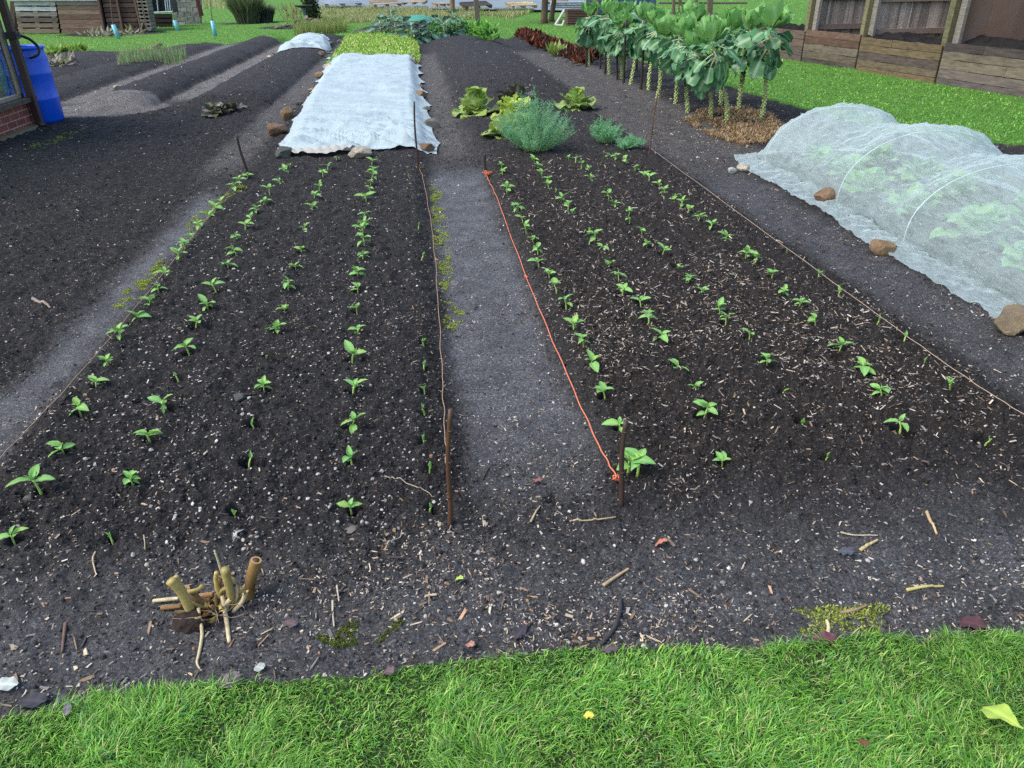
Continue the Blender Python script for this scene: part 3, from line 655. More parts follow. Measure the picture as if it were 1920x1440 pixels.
STK = [((1099,125),(1102,38)),((1125,130),(1127,62)),((1134,139),(1139,52)),((1157,150),(1158,88)),((1169,156),(1174,38)),((1193,132),(1196,83)),((1201,168),(1211,36)),((1216,140),(1218,87))]
STL = ['leftmost of the dark stakes among the sprout stalks', 'second dark stake from the left under the sprout crowns', 'third dark stake from the left, tall under the sprout crowns', 'short dark stake before the low sprout crown', 'tall dark stake in front of the row of sprouts, fifth from left', 'rear short dark stake near the lawn, sixth from left', 'nearest and thickest dark stake, in front of the sprout crowns', 'rightmost dark stake, half hidden behind the nearest one']
for (b, t), l in zip(STK, STL): cane(b, t, .020, (0.030, 0.018, 0.014), l, 'stake', 'dark stakes among the brussels sprouts', name='plant_stake')
# ------------------------------------------------------------------ strings
ROPE = M_attr('string', 0.8, 200, 0.3, 0.4, 0.002, 0.2)
def twine(px, r, col, label, sag=0.0, lift=0.02, wob=0.004, knots=(), nseg=90):
    P = [S(*p)+np.array((0, 0, lift)) for p in px]; nseg = 90; C = spline(P, nseg) if len(P) > 2 else np.linspace(P[0], P[1], nseg)
    C = C.copy(); C[:, 0] += wob*np.array([math.sin(i*.9)*math.sin(i*.23) for i in range(nseg)])
    gzv = ground_z(C[:, 0], C[:, 1]); C[:, 2] = np.maximum(C[:, 2]-sag*np.sin(np.linspace(0, PI, nseg)), gzv+r*1.2)
    mb = MB(); mb.tube(C, r, 6, np.array(col))
    for u, s in knots:
        c = C[int(u*(nseg-1))]
        for q in range(9):
            A = spline([c+RNG.normal(0, s, 3)*(1, 1, .6)+(0, 0, s*.6) for _ in range(4)], 9); mb.tube(A, r*.9, 5, np.array(col)*U(.8, 1.2))
    return mb.build('string_line', ROPE, None, True, label=label, cat='string')
TWC = (0.42, 0.30, 0.20)
twine([(-60, 950), (0, 888), (232, 620), (465, 326)], .0014, TWC, 'thin brown twine along the left edge of the left bean bed', 0, .03, .003)
twine([(840, 915), (834, 800), (826, 640), (812, 450), (794, 345), (784, 318)], .0015, (0.42, 0.27, 0.17), 'thin twine from the bamboo cane up the middle path edge', 0, .03, .004, ((.55, .006), (.96, .02)))
twine([(1158, 908), (1118, 835), (1055, 695), (985, 520), (930, 372), (918, 348), (911, 330)], .0026, (0.66, 0.19, 0.10), 'frayed orange string along the left edge of the right bed', 0, .02, .003, ((.005, .012), (.5, .006), (.95, .016), (.985, .014)))
twine([(1216, 290), (1560, 545), (1780, 705), (1925, 806), (2050, 895)], .0014, (0.42, 0.33, 0.24), 'thin pale twine along the outer edge of the right bed', 0, .035, .003)
# ------------------------------------------------------------------ stones
def rock_mat():
    t = NT('field_stone'); o = t.obj(); n = t.noise(9, 6, o, 0.7); n2 = t.noise(45, 5, o, 0.7)
    c = t.mix(t.ramp(n, [(.3, 0), (.7, 1)]), (0.5, 0.5, 0.5), (1.25, 1.2, 1.1)); c = t.mix(1.0, t.attr().outputs['Color'], c, 'MULTIPLY')
    c = t.mix(t.ramp(n2, [(.45, 0), (.75, .6)]), c, (0.06, 0.05, 0.04))
    return t.fin(t.bsdf(c, 0.75, t.bump(n2, 0.7, 0.012), 0.35))
ROCK = rock_mat()
def stone_mesh(size, col, seed, sub=3):
    rr = np.random.default_rng(seed); sub = max(2, sub); V, Fc = ICO[sub]; V = V.copy()
    for _ in range(11):
        d = rr.normal(size=3); d /= np.linalg.norm(d); c = rr.uniform(.55, .88); s = V @ d
        V -= np.maximum(0, s-c)[:, None]*d*0.92
    V += V*0.10*(fbm(V[:, 0]*2.3+V[:, 2]*1.3+seed, V[:, 1]*2.3-V[:, 2], seed % 97, 4)-.5)[:, None]*2
    V = V/np.abs(V).max(0)*(np.array(size)/2); me = np_mesh('stone', V, Fc, np.tile(np.array(col)*rr.uniform(.85, 1.15), (len(V), 1)), sub < 3)
    me.materials.append(ROCK); return me
TAN = (0.30, 0.20, 0.11); GRY = (0.17, 0.165, 0.15); BRN = (0.19, 0.12, 0.075); DKG = (0.075, 0.085, 0.085); PAL = (0.46, 0.42, 0.34)
NST = [0]
def stone(px, wpx, hpx, col, label, group=None, z=None, dep=0.8, cat='stone', lift=0.0):
    NST[0] += 1; g = S(*px); k = F/np.dot(g-np.array((0, 0, CH)), np.array([RA[0][2], RA[1][2], RA[2][2]])); w = wpx/k; h = hpx/k
    o = link('stone', stone_mesh((w, w*dep, h), col, 100+NST[0]*7), None, None, label=label, cat=cat, group=group)
    o.location = (g[0], g[1]+w*dep*.3, g[2]+h*.38+lift); o.rotation_euler = (U(-.15, .15), U(-.15, .15), U(-.4, .4)); return o
# ------------------------------------------------------------------ fleece sheets
def fleece_mat():
    t = NT('white_fleece'); o = t.obj(); n = t.noise(5, 5, o, 0.6, ); n2 = t.noise(2.1, 4, o, .6)
    c = t.mix(n2, (0.39, 0.49, 0.52), (0.44, 0.54, 0.56)); c = t.mix(t.attr().outputs['Fac'], c, (0.50, 0.47, 0.40))
    nb = t.bump(t.noise(9, 3, o, .5, 2.0), 0.3, 0.02)
    s1 = t.bsdf(c, 0.7, nb, 0.25); tr = t.n('ShaderNodeBsdfTranslucent'); t.l(c, tr.inputs[0]); mx = t.n('ShaderNodeMixShader'); mx.inputs[0].default_value = .15
    t.l(s1, mx.inputs[1]); t.l(tr.outputs[0], mx.inputs[2]); return t.fin(mx.outputs[0])
FLM = fleece_mat()
def fleece(c_nl, c_nr, c_fl, c_fr, label, base, seed, roll=True, nu=150, nvv=260, hump=0.0):
    A, B, C_, D = [S(*p) for p in (c_nl, c_nr, c_fl, c_fr)]
    u = np.linspace(0, 1, nu); v = np.linspace(0, 1, nvv)**1.25; Ug, Vg = np.meshgrid(u, v); Lg = np.linalg.norm(C_-A)
    sc = 0.10*(np.abs(np.sin(Vg*Lg*2.1+seed))**.6)*(0.5+vn(Vg*9, Vg*0+seed, seed)); du = 0.0
    uu = Ug + np.where(Ug < .5, 1, -1)*(np.abs(2*Ug-1)**6)*sc*0.5
    vv = Vg + 0.02*(fbm(Ug*5, Ug*0, seed+3, 3)-.5)*(1-Vg)
    X = (A[0]*(1-uu)+B[0]*uu)*(1-vv)+(C_[0]*(1-uu)+D[0]*uu)*vv; Y = (A[1]*(1-uu)+B[1]*uu)*(1-vv)+(C_[1]*(1-uu)+D[1]*uu)*vv
    zb = macro(X.ravel(), Y.ravel()).reshape(X.shape)
    ed = np.minimum(np.minimum(uu, 1-uu)*(B[0]-A[0]), np.minimum(vv, 1-vv)*Lg); inn = sst(0, .22, ed)
    w = fbm(X*3+1.5*fbm(X*1.4, Y*1.4, seed, 3), Y*1.2, seed+1, 4); fold = np.minimum(1, np.abs(fbm(X*1.3+Y*.7+.9*vn(X*1.5, Y*1.5, seed+9), Y*4.2+X*1.9, seed+2, 2)-.5)*5); fold2 = np.minimum(1, np.abs(fbm(X*2.4-Y*1.1, Y*6.5-X*2.2+vn(X*3, Y*3, 8), seed+12, 2)-.5)*5)
    near = np.exp(-(Y-A[1])/1.3)
    Z = zb+.018+inn*(base+.06*(w-.5)+(0.022+.10*near)*(0.5-fold)+(0.012+.05*near)*(.5-fold2)) + .006*(fbm(X*8, Y*8, seed+4, 2)-.5) + hump*inn*np.sin(np.clip(uu, 0, 1)*PI)*(.55+.45*np.sin(vv*9+1.0+uu*3))
    if roll: Z += .055*np.exp(-((Y-A[1]-.07)/.055)**2)*(.6+.8*fbm(X*4, X*0, seed+5, 3))+.02*np.abs(np.sin(X*38+Y*30))*np.exp(-((Y-A[1]-.07)/.06)**2)
    Z = np.maximum(Z, ground_z(X.ravel(), Y.ravel()).reshape(X.shape)+.012)
    dirt = (0.75*np.exp(-((Y-A[1]-.03)/.05)**2) if roll else 0*Y)+.10*(1-inn)
    idx = np.arange(nu*nvv).reshape(nvv, nu); Q = np.stack([idx[:-1, :-1], idx[:-1, 1:], idx[1:, 1:], idx[1:, :-1]], -1).reshape(-1, 4)
    me = np_mesh('fleece', np.stack([X, Y, Z], -1).reshape(-1, 3), Q, np.repeat(np.clip(dirt, 0, 1).reshape(-1, 1), 3, 1))
    link('fleece_sheet', me, None, FLM, label=label, cat='fleece')
fleece((508, 299), (832, 291), (612, 109), (790, 112), 'large white fleece sheet spread over the middle bed and weighed with stones', .07, 5)
fleece((514, 106), (626, 100), (545, 75), (618, 72), 'small white fleece sheet humped over the ridge bed near the lawn', .06, 9, False, 70, 90, .08)
GF = 'stones weighing down the large fleece'
for a in [((534, 297), 34, 26, DKG, 'dark blue grey stone on the near left corner of the large fleece'),
          ((674, 298), 46, 30, PAL, 'broad pale stone on the middle of the fleece front edge'),
          ((797, 289), 40, 22, BRN, 'brown stone on the near right corner of the large fleece'),
          ((520, 258), 38, 26, BRN, 'brown block beside the fleece left edge, nearest the front'),
          ((540, 228), 26, 30, TAN, 'upright tan stone on the left side of the fleece'),
          ((566, 197), 26, 10, DKG, 'flat grey slab under the left fleece edge halfway along'),
          ((585, 172), 17, 8, TAN, 'thin tan stone on the left fleece edge above the grey slab'),
          ((599, 147), 17, 12, TAN, 'small tan stone on the left fleece edge near the green patch'),
          ((615, 130), 20, 12, PAL, 'pale stone at the far left corner of the large fleece'),
          ((810, 244), 34, 24, GRY, 'large grey stone on the right edge of the fleece'),
          ((800, 212), 25, 12, GRY, 'flat grey stone on the right fleece edge behind the big one'),
          ((788, 186), 25, 16, TAN, 'rounded tan stone on the right edge of the fleece'),
          ((787, 168), 21, 10, BRN, 'low brown stone just behind the rounded tan one'),
          ((779, 148), 16, 7, GRY, 'small half buried grey stone at the far right fleece edge'),
          ((772, 123), 22, 14, BRN, 'brown block at the far right corner of the large fleece'),
          ((700, 112), 24, 5, BRN, 'low brown stone at the middle of the far fleece edge')]: stone(*a, group=GF)
GS = 'stones round the small fleece'
for a in [((515, 102), 15, 7, GRY, 'grey stone at the near left corner of the small fleece'), ((527, 95), 14, 6, TAN, 'tan stone on the left edge of the small fleece'), ((536, 88), 11, 7, DKG, 'dark stone at the far left of the small fleece'),
          ((602, 101), 14, 9, BRN, 'brown stone at the near right corner of the small fleece'), ((615, 92), 11, 6, GRY, 'grey stone on the right edge of the small fleece'), ((622, 85), 8, 8, GRY, 'upright grey stone at the far right of the small fleece'),
          ((636, 81), 13, 7, GRY, 'grey stone lying off the right side of the small fleece'), ((546, 82), 12, 7, PAL, 'white stone at the back of the small fleece'), ((505, 108), 12, 5, PAL, 'white stone lying in front of the small fleece corner'), ((646, 83), 10, 6, PAL, 'whitish stone furthest right of the small fleece')]: stone(*a, group=GS)
for a in [((220, 166), 17, 7, PAL, 'single whitish stone on the dark soil near the onions'), ((269, 97), 14, 8, TAN, 'tan stone at the lawn edge behind the onions'), ((294, 92), 20, 9, BRN, 'brown stone at the lawn edge beside the tan one'),
          ((448, 752), 24, 20, DKG, 'dark clod like stone in the left bean bed'), ((660, 997), 30, 10, GRY, 'flat grey flint near the front of the left bed'), ((826, 988), 12, 9, PAL, 'pale pebble at the foot of the bamboo cane'), ((51, 937), 22, 12, GRY, 'pale grey flint at the front left of the left bed')]: stone(*a)
# ------------------------------------------------------------------ net tunnel
def hoop_at(b, t):
    g = S(*b); q = PY(*t, g[1]); return g, q
H1 = hoop_at((1432, 308), (1618, 200)); H2 = hoop_at((1565, 385), (1733, 247)); H3 = hoop_at((1690, 457), (1915, 308)); 
HX0 = [H1[0][0], H2[0][0], H3[0][0]]; HY = [H1[0][1], H2[0][1], H3[0][1]]
HY += [Yof(1885, 612), HY[2]-2.4, HY[2]-3.6]
HT = [H1[1][2]-.02, H2[1][2]-.02, H3[1][2]-.02, .48, .48, .48]
HX = [HX0[0], HX0[1], HX0[2], HX0[2]-.06, HX0[2]-.05, HX0[2]-.05]
HWD = 1.30
def netmat():
    t = NT('insect_net'); o = t.obj(); n = t.noise(16, 5, o, .65, 1.5); n2 = t.noise(75, 2, o, .6)
    mp = t.n('ShaderNodeMapping'); mp.inputs['Scale'].default_value = (16, 4, 16); mp.inputs['Rotation'].default_value = (0, 0, .5); t.l(o, mp.inputs['Vector']); n3 = t.noise(1.6, 5, mp.outputs[0], .65, 1.0)
    s1 = t.bsdf((0.58, 0.72, 0.72), 0.5, t.bump(n3, .25, .02), .4); tr = t.n('ShaderNodeBsdfTranslucent'); tr.inputs[0].default_value = (.60, .72, .70, 1)
    a = t.n('ShaderNodeMixShader'); a.inputs[0].default_value = .3; t.l(s1, a.inputs[1]); t.l(tr.outputs[0], a.inputs[2])
    b = t.n('ShaderNodeMixShader'); tp = t.n('ShaderNodeBsdfTransparent')
    k = t.math('ADD', t.ramp(n3, [(.35, .22), (.65, .40)]), t.math('MULTIPLY', t.math('GREATER_THAN', n2, .68), .22), True)
    lw = t.n('ShaderNodeLayerWeight'); lw.inputs[0].default_value = .30; k = t.math('ADD', k, t.math('MULTIPLY', lw.outputs['Facing'], .45), True)
    t.l(k, b.inputs[0]); t.l(tp.outputs[0], b.inputs[1]); t.l(a.outputs[0], b.inputs[2]); return t.fin(b.outputs[0])
NETM = netmat(); HOOPM = M_flat('hoop_pipe', (0.42, 0.50, 0.52), .4, 20, .1)
def net_tunnel():
    e = empty('net_tunnel', (HX[1]+HWD/2, HY[1], 0), label='long white insect net tunnel draped over hoops beside the lawn', cat='net tunnel'); ox, oy = HX[1]+HWD/2, HY[1]
    yk = [HY[0]+.42]+[v for i in range(6) for v in ((HY[i], (HY[i]+HY[i+1])/2) if i < 5 else (HY[i],))]
    hk = [.02]; wk = [HWD*.55]; xk = [HX[0]-.02+HWD*.36]
    for i in range(6):
        hk.append(HT[i]); wk.append(HWD); xk.append(HX[i]+HWD/2)
        if i < 5: hk.append(min(HT[i], HT[i+1])*.80); wk.append(HWD*.97); xk.append((HX[i]+HX[i+1])/2+HWD/2)
    nv = 240; ys = np.linspace(max(yk), min(yk), nv); o = np.argsort(yk); f = lambda a: np.interp(ys, np.array(yk)[o], np.array(a)[o])
    hh, ww, xc = f(hk), f(wk), f(xk); nu = 110; ph = np.linspace(-.16, 1.16, nu)
    PH, HHH = np.meshgrid(ph, hh); _, WW = np.meshgrid(ph, ww); _, XC = np.meshgrid(ph, xc); _, YY = np.meshgrid(ph, ys)
    an = PI*np.clip(PH, 0, 1); X = XC-np.cos(an)*WW/2; skirt = np.where(PH < 0, PH, np.where(PH > 1, PH-1, 0))
    sk = 1.35*(0.75+.5*fbm(YY*1.6, YY*0+np.sign(PH-.5), 61, 3)); X = X+skirt*sk
    Z = np.sin(an)**.85*HHH
    yfar = ys.max(); endk = np.exp(-(yfar-YY)/.20)
    wr = (fbm(X*5+YY*2, YY*6-X*3, 62, 4)-.5)*.05+(np.abs(fbm(X*3, YY*9+X*4, 63, 3)-.5))*.05
    nearh = np.min(np.abs(YY[..., None]-np.array(HY)[None, None]), -1); sag = sst(0, .25, nearh)
    Z = Z+.55*wr*np.sin(an)*sag-sag*.06*np.sin(an*2)**2; X = X+wr*.5*sag*np.sign(X-XC)*(skirt == 0)
    Y = YY+(np.exp(-(yfar-YY)/.3))*.10*(fbm(X*4, X*0, 64, 3)-.5)
    gg = ground_z(X.ravel(), Y.ravel()).reshape(X.shape); Z = np.maximum(Z+gg*(skirt == 0), gg+.012+.01*vn(X*20, Y*20, 3))
    idx = np.arange(nu*nv).reshape(nv, nu); Q = np.stack([idx[:-1, :-1], idx[:-1, 1:], idx[1:, 1:], idx[1:, :-1]], -1).reshape(-1, 4)
    me = np_mesh('netting', np.stack([X-ox, Y-oy, Z], -1).reshape(-1, 3), Q); link('netting', me, e, NETM)
    for i in range(4):
        a = np.linspace(0, PI, 40); P = np.stack([HX[i]+HWD/2-np.cos(a)*HWD/2*.985-ox, np.full(40, HY[i]-oy), np.sin(a)**.85*HT[i]*.985+np.where(a < .05, -.1, 0)+.03], 1); m = MB(); m.tube(P, .005, 7); m.build('hoop', HOOPM, e, True)
net_tunnel()
CABM = M_leaf('cabbage_leaf', (0.08, 0.32, 0.07), (0.18, 0.48, 0.14), (0.42, 0.55, 0.35), .5, .25, 18, .4, (.25, .40, .08))
CL = [leaf_mesh('cabbage_leaf', CABM, L=U(.17, .24), W=U(.16, .20), nu=7, nv=3, shape='round', fold=.25, bend=U(.0, .6), wave=.016, wfreq=1.7, pet=.06, petr=.006, seed=120+k) for k in range(6)]
def rosette(name, label, cat, group, g, meshes, n, s, t0, t1, lname='leaf', h=.03, heart=None):
    e = empty(name, g, U(0, 6), label=label, cat=cat, group=group)
    for q in range(n):
        u = q/max(1, n-1); put_leaf(meshes[RNG.integers(len(meshes))], e, (0, 0, h*(.3+u)), q*2.4+U(-.3, .3), t0+(t1-t0)*u+U(-.12, .12), U(-.3, .3), s*(1.1-.35*u)*U(.85, 1.15), lname)
    return e
CABX = lambda x, y: np.array((HX[1]+x, y, gz(HX[1]+x, y)))
CABS = [CABX(.34, 6.0), CABX(.30, 5.15), CABX(.36, 5.55), CABX(.30, 4.62), CABX(.80, 4.9), CABX(.30, 3.98), CABX(.85, 4.25), CABX(.28, 3.5), CABX(.80, 3.65), CABX(.27, 3.05), CABX(.75, 3.1), CABX(.85, 5.95), CABX(.85, 5.4)]
CBL = ['cabbage at the far left corner under the net', 'cabbage behind the brown stone under the net', 'cabbage under the second hoop of the net', 'cabbage between the two tan stones, under net', 'cabbage in the middle row under the net', 'cabbage just above the larger tan stone, under net', 'cabbage under the third hoop at mid height', 'cabbage at the net edge right of the tan stone', 'cabbage near the right frame edge under the net', 'lowest cabbage under the net near the big stone', 'cabbage at the frame edge above the big stone', 'rearmost cabbage under the first hump of net', 'rear cabbage under the second hump of net']
for p, l in zip(CABS, CBL): rosette('cabbage_plant', l, 'cabbage', 'cabbages under the net tunnel', p, CL, 15, U(.80, .98)*(.78 if min(abs(p[1]-h) for h in HY) > .3 else 1), .15, 1.1, h=.05)
for a in [((1548, 384), 44, 32, BRN, 'brown block stone on the net skirt, the further of two'), ((1656, 480), 54, 33, TAN, 'tan stone on the net skirt, the nearer of two'), ((1915, 632), 100, 52, (0.20, 0.16, 0.10), 'largest rock holding the net at the right frame edge'),
          ((1397, 324), 28, 17, PAL, 'squarish cream stone at the far corner of the net'), ((1373, 328), 19, 12, (0.45, 0.48, 0.46), 'whitish stone left of the cream one at the net corner')]: stone(*a, group='stones weighing down the net tunnel')
# ------------------------------------------------------------------ lettuces, herbs
LETM = M_leaf('chicory_leaf', (0.14, 0.32, 0.05), (0.36, 0.54, 0.16), (0.70, 0.76, 0.50), .4, .3, 30, .5, (.40, .46, .10))
YLM = M_leaf('pale_lettuce_leaf', (0.32, 0.50, 0.05), (0.56, 0.70, 0.14), (0.65, 0.74, 0.32), .4, .35, 30, .5, (.5, .58, .12))
REDM = M_leaf('dark_red_leaf', (0.035, 0.022, 0.020), (0.10, 0.085, 0.06), (0.55, 0.42, 0.40), .4, .15, 30, .5, (.10, .14, .04))
def lm(mat, s0, n=6, **k): return [leaf_mesh('leaf', mat, L=U(.15, .21), W=U(.14, .19), nu=9, nv=3, shape='spoon', fold=.15, bend=U(-.3, .7), wave=.018, wfreq=2.4, seed=s0+j, **k) for j in range(n)]
LM1, LM2, LM3 = lm(LETM, 200), lm(YLM, 220), lm(REDM, 240)
GL = 'chicory and lettuce heads in the right bed'
LMH = [leaf_mesh('leaf', LETM, L=.2, W=.17, nu=9, nv=3, shape='spoon', fold=.3, bend=-1.5, wave=.018, wfreq=2.6, seed=260+j, cup=.15) for j in range(4)]
rosette('lettuce', 'green veined chicory head standing alone by the central path', 'lettuce', GL, S(893, 216), LM1, 17, 1.7, -.05, 1.1)
for q in range(11): put_leaf(LMH[q % 4], bpy.data.objects['lettuce'], (U(-.03, .03), U(-.03, .03), .03+.012*q), q*2.4, .75+.05*q, U(-.4, .4), 1.4-.03*q)
rosette('lettuce', 'yellow green lettuce head left of the tall feathery herb', 'lettuce', GL, S(960, 222), LM2, 17, 1.6, .1, 1.3)
rosette('lettuce', 'dark purple lettuce head behind the yellow green one', 'lettuce', GL, S(968, 186), LM3, 14, 1.55, .2, 1.3)
rosette('lettuce', 'low grey green lettuce in front of the yellow green head', 'lettuce', GL, S(945, 256), LM1, 14, 1.5, .05, 1.0)
rosette('lettuce', 'second yellow lettuce tucked against the feathery herb', 'lettuce', GL, S(968, 245), LM2, 13, 1.35, .1, 1.2)
rosette('lettuce', 'loose chicory head lying right of the feathery herb', 'lettuce', GL, S(1082, 204), LM1, 15, 1.5, .0, .8)
for q in range(10): put_leaf(LMH[q % 4], bpy.data.objects['lettuce.005'], (U(-.03, .03), U(-.03, .03), .02+.01*q), q*2.4, .6+.05*q, U(-.4, .4), 1.1-.03*q)
rosette('lettuce', 'dark red chicory plant alone on the bare left ridge', 'lettuce', None, S(402, 194), LM3, 11, 1.25, .2, 1.1)
rosette('lettuce', 'withered dark red chicory beside the larger one on the ridge', 'lettuce', None, S(430, 186), LM3, 8, 1.0, .1, .9)
HERBM = M_leaf('feathery_herb', (0.13, 0.36, 0.17), (0.34, 0.60, 0.42), (0.3, 0.52, 0.25), .6, .4, 8, .3, (.22, .50, .14))
HSTEM = M_flat('herb_stem', (0.20, 0.36, 0.12), .5)
def feathery(px, wpx, hpx, label, nst, lean=(0, 0), spread=1.0):
    g = S(*px); k = F/np.linalg.norm(g-np.array((0, 0, CH))); R = wpx/k/2; Hh = hpx/k
    e = empty('feathery_herb', g, 0, label=label, cat='herb'); V = []; C = []; st = MB(); rr = RNG
    for q in range(nst):
        a = rr.uniform(0, 6.28); ro = R*math.sqrt(rr.uniform(0, 1)); hh = Hh*(1-.62*(ro/R)**.8)*rr.uniform(.6, 1.12)
        b0 = np.array((math.cos(a)*ro*.25, math.sin(a)*ro*.25, 0)); tip = np.array((math.cos(a)*ro+lean[0]*hh, math.sin(a)*ro+lean[1]*hh, hh)); mid = b0*.4+tip*.6+np.array((0, 0, hh*.08))*(-1 if ro > .7*R else 1)
        P = spline([b0, mid, tip], 12); st.tube(P, np.linspace(.0035, .001, 12), 4, (1, 1, 1), False); rv = rr.uniform()
        for i in range(2, 12):
            for _ in range(4):
                d = rr.normal(size=3); d[2] = abs(d[2])*.6+.3; d /= np.linalg.norm(d); L = rr.uniform(.025, .06)*(1.05-.3*i/12)
                base = P[i]+rr.normal(0, .004, 3)
                for f in range(5):
                    p0 = base+d*L*(f/5); dd = d+rr.normal(0, .75, 3); dd /= np.linalg.norm(dd); p1 = p0+dd*L*.42; s = np.cross(dd, rr.normal(size=3)); s = s/np.linalg.norm(s)*.0012*(1+.06*g[1])
                    V += [p0-s, p0+s, p1+s*.4, p1-s*.4]; C += [(0, rv*.7+.3*rr.uniform(), .5)]*4
    n = len(V)//4; me = np_mesh('foliage', np.array(V), np.arange(n*4).reshape(n, 4), np.array(C)); link('foliage', me, e, HERBM); st.build('stems', HSTEM, e, True)
feathery((1004, 284), 140, 118, 'tall feathery blue green herb clump in the right bed', 110)
feathery((1136, 270), 70, 52, 'small upright feathery herb beside the reddish cane', 34)
feathery((1170, 281), 56, 24, 'low sprawling feathery herb leaning towards the reddish cane', 24, (1.0, 0))
# ------------------------------------------------------------------ wood etc.
WOOD = M_attr('weathered_wood', 0.8, 7, 0.55, 0.6, 0.006, 0.25, (6, 1.2, 6), 0.2)
WOODX = M_attr('weathered_board', 0.8, 5, 0.6, 0.6, 0.006, 0.25, (1.0, 1.0, 7), 0.2)
PLAIN = M_attr('painted_part', 0.5, 12, 0.25, 0.15, 0.004, 0.4)
# ------------------------------------------------------------------ compost bays on the right
def bays():
    a = G(1501, 117); b = G(1920, 186); d = b-a; d[2] = 0; d /= np.linalg.norm(d); n = np.array((-d[1], d[0], 0)); n = n if n[0] > 0 else -n   # n: into the bays
    def along(px, py): g = G(px, py); return float(np.dot(g-a, d))
    ts = [along(1408, 100), 0.0, along(1615, 133), along(1757, 158)]; step = ts[3]-ts[2]; ts += [ts[3]+step*1.0, ts[3]+step*2.0]
    zf = PY(1769, 83, G(1757, 158)[1])[2]
    P = lambda t, k, z: a+d*t+n*k+np.array((0, 0, z))
    e = empty('compost_bay', P(ts[3], .6, 0), 0, label='row of timber compost bays with plank fronts and tall posts beside the lawn', cat='compost bays'); off = P(ts[3], .6, 0)
    Pl = lambda t, k, z: P(t, k, z)-off
    cols = [[(.10, .075, .055), (.12, .085, .065), (.085, .065, .055), (.09, .07, .06)], [(.17, .105, .075), (.16, .095, .07), (.17, .145, .105), (.15, .12, .085), (.10, .085, .07)], [(.17, .125, .07), (.20, .15, .085), (.105, .08, .07), (.165, .13, .085), (.16, .115, .065)], [(.075, .06, .055), (.19, .16, .115), (.175, .145, .105), (.14, .115, .10), (.13, .11, .10)], [(.10, .085, .07), (.17, .14, .10), (.16, .12, .08), (.13, .10, .08)]]
    for k in range(5):
        t0, t1 = ts[k]+.02, ts[k+1]-.02; m = MB(); c = cols[k]; nb = len(c); hh = zf*(1+.03*k)/nb; z = -.03
        for q in range(nb-1, -1, -1):
            segs = 1 if q % 2 else 2; hb = hh*U(.9, 1.1); cut = sorted([t0]+[t0+(t1-t0)*U(.35, .65)]*(segs-1)+[t1])
            for s0, s1 in zip(cut[:-1], cut[1:]):
                ns = 7; xs = np.linspace(s0+.003, s1-.003, ns); V = []; 
                for x in xs:
                    dz = U(-.006, .006); th = .03+U(-.004, .004)
                    for (kk, zz) in ((0, z+.003), (0, z+hb-.003+dz), (th, z+hb-.003+dz), (th, z+.003)): V.append(Pl(x, kk+U(-.004, .004), zz))
                Fc = [(i*4+j, i*4+(j+1) % 4, (i+1)*4+(j+1) % 4, (i+1)*4+j) for i in range(ns-1) for j in range(4)]+[(0, 1, 2, 3), tuple((ns-1)*4+j for j in (3, 2, 1, 0))]
                m.arr(V, Fc, np.array(c[q])*U(.8, 1.2))
            z += hb
        m.build('board_front', WOODX, e)
    for k in range(1, 6):                      # posts in pairs: mossy front post, grey post against the divider
        m = MB(); m.beam(Pl(ts[k]-.055, .09, -.1), Pl(ts[k]-.055, .09, 2.0), .10, .10, (.17, .155, .085), d, .004); m.build('post', WOOD, e)
        m = MB(); m.beam(Pl(ts[k]+.075, .14, -.1), Pl(ts[k]+.075, .14, 2.0), .12, .05, (.26, .24, .21), n, .004); m.build('post', WOOD, e)
        m = MB()
        if k in (1, 2):
            x = .20
            while x < 1.62:
                w = U(.032, .055); m.beam(Pl(ts[k]+U(-.006, .006), x+w/2, 0), Pl(ts[k]+U(-.006, .006), x+w/2+U(-.008, .008), U(1.9, 2.0)), w*.92, .014, np.array((.36, .315, .27))*U(.5, 1.3), d, .003); x += w
            m.build('slat_panel', WOOD, e); m = MB()
            for z in (.62, 1.12, 1.7): m.beam(Pl(ts[k]+.035, .2, z), Pl(ts[k]+.035, 1.62, z-.01), .09, .045, (.25, .205, .17), d, .004)
            m.build('rail', WOOD, e)
        else:
            for q in range(3): m.box(Pl(ts[k], .2+.237+.474*q, .98), (.46, .022, 1.96), np.array([n, d, (0, 0, 1)]).T, np.array((.24, .165, .12) if k > 2 else (.13, .11, .095))*U(.75, 1.25), .006)
            m.build('divider', BOARDM, e)
    for k in range(5):
        t0, t1 = ts[k]+.05, ts[k+1]-.05; m = MB()
        if k in (90,):
            x = t0
            while x < t1:
                w = U(.030, .05); m.beam(Pl(x+w/2, 1.66+U(-.008, .008), 0), Pl(x+w/2+U(-.01, .01), 1.66, U(1.75, 1.85)), w*.94, .012, np.array((.40, .35, .30))*U(.45, 1.3), n, .003); x += w
            m.build('slat_panel', WOOD, e); m = MB()
            for z in (.45, .95, 1.5): m.beam(Pl(t0, 1.62, z), Pl(t1, 1.62, z-.02), .09, .05, (.22, .175, .14), (0, 0, 1), .004)
            m.build('rail', WOOD, e)
        else:
            for q in range(3):
                s0 = t0+(t1-t0)*q/3; s1 = t0+(t1-t0)*(q+1)/3; m.box(Pl((s0+s1)/2, 1.66, .92), (.02, s1-s0-.012, 1.85), np.array([n, d, (0, 0, 1)]).T, np.array((.19, .125, .09) if k > 2 else (.12, .10, .085))*U(.75, 1.25), .006)
            m.build('back_panel', BOARDM, e)
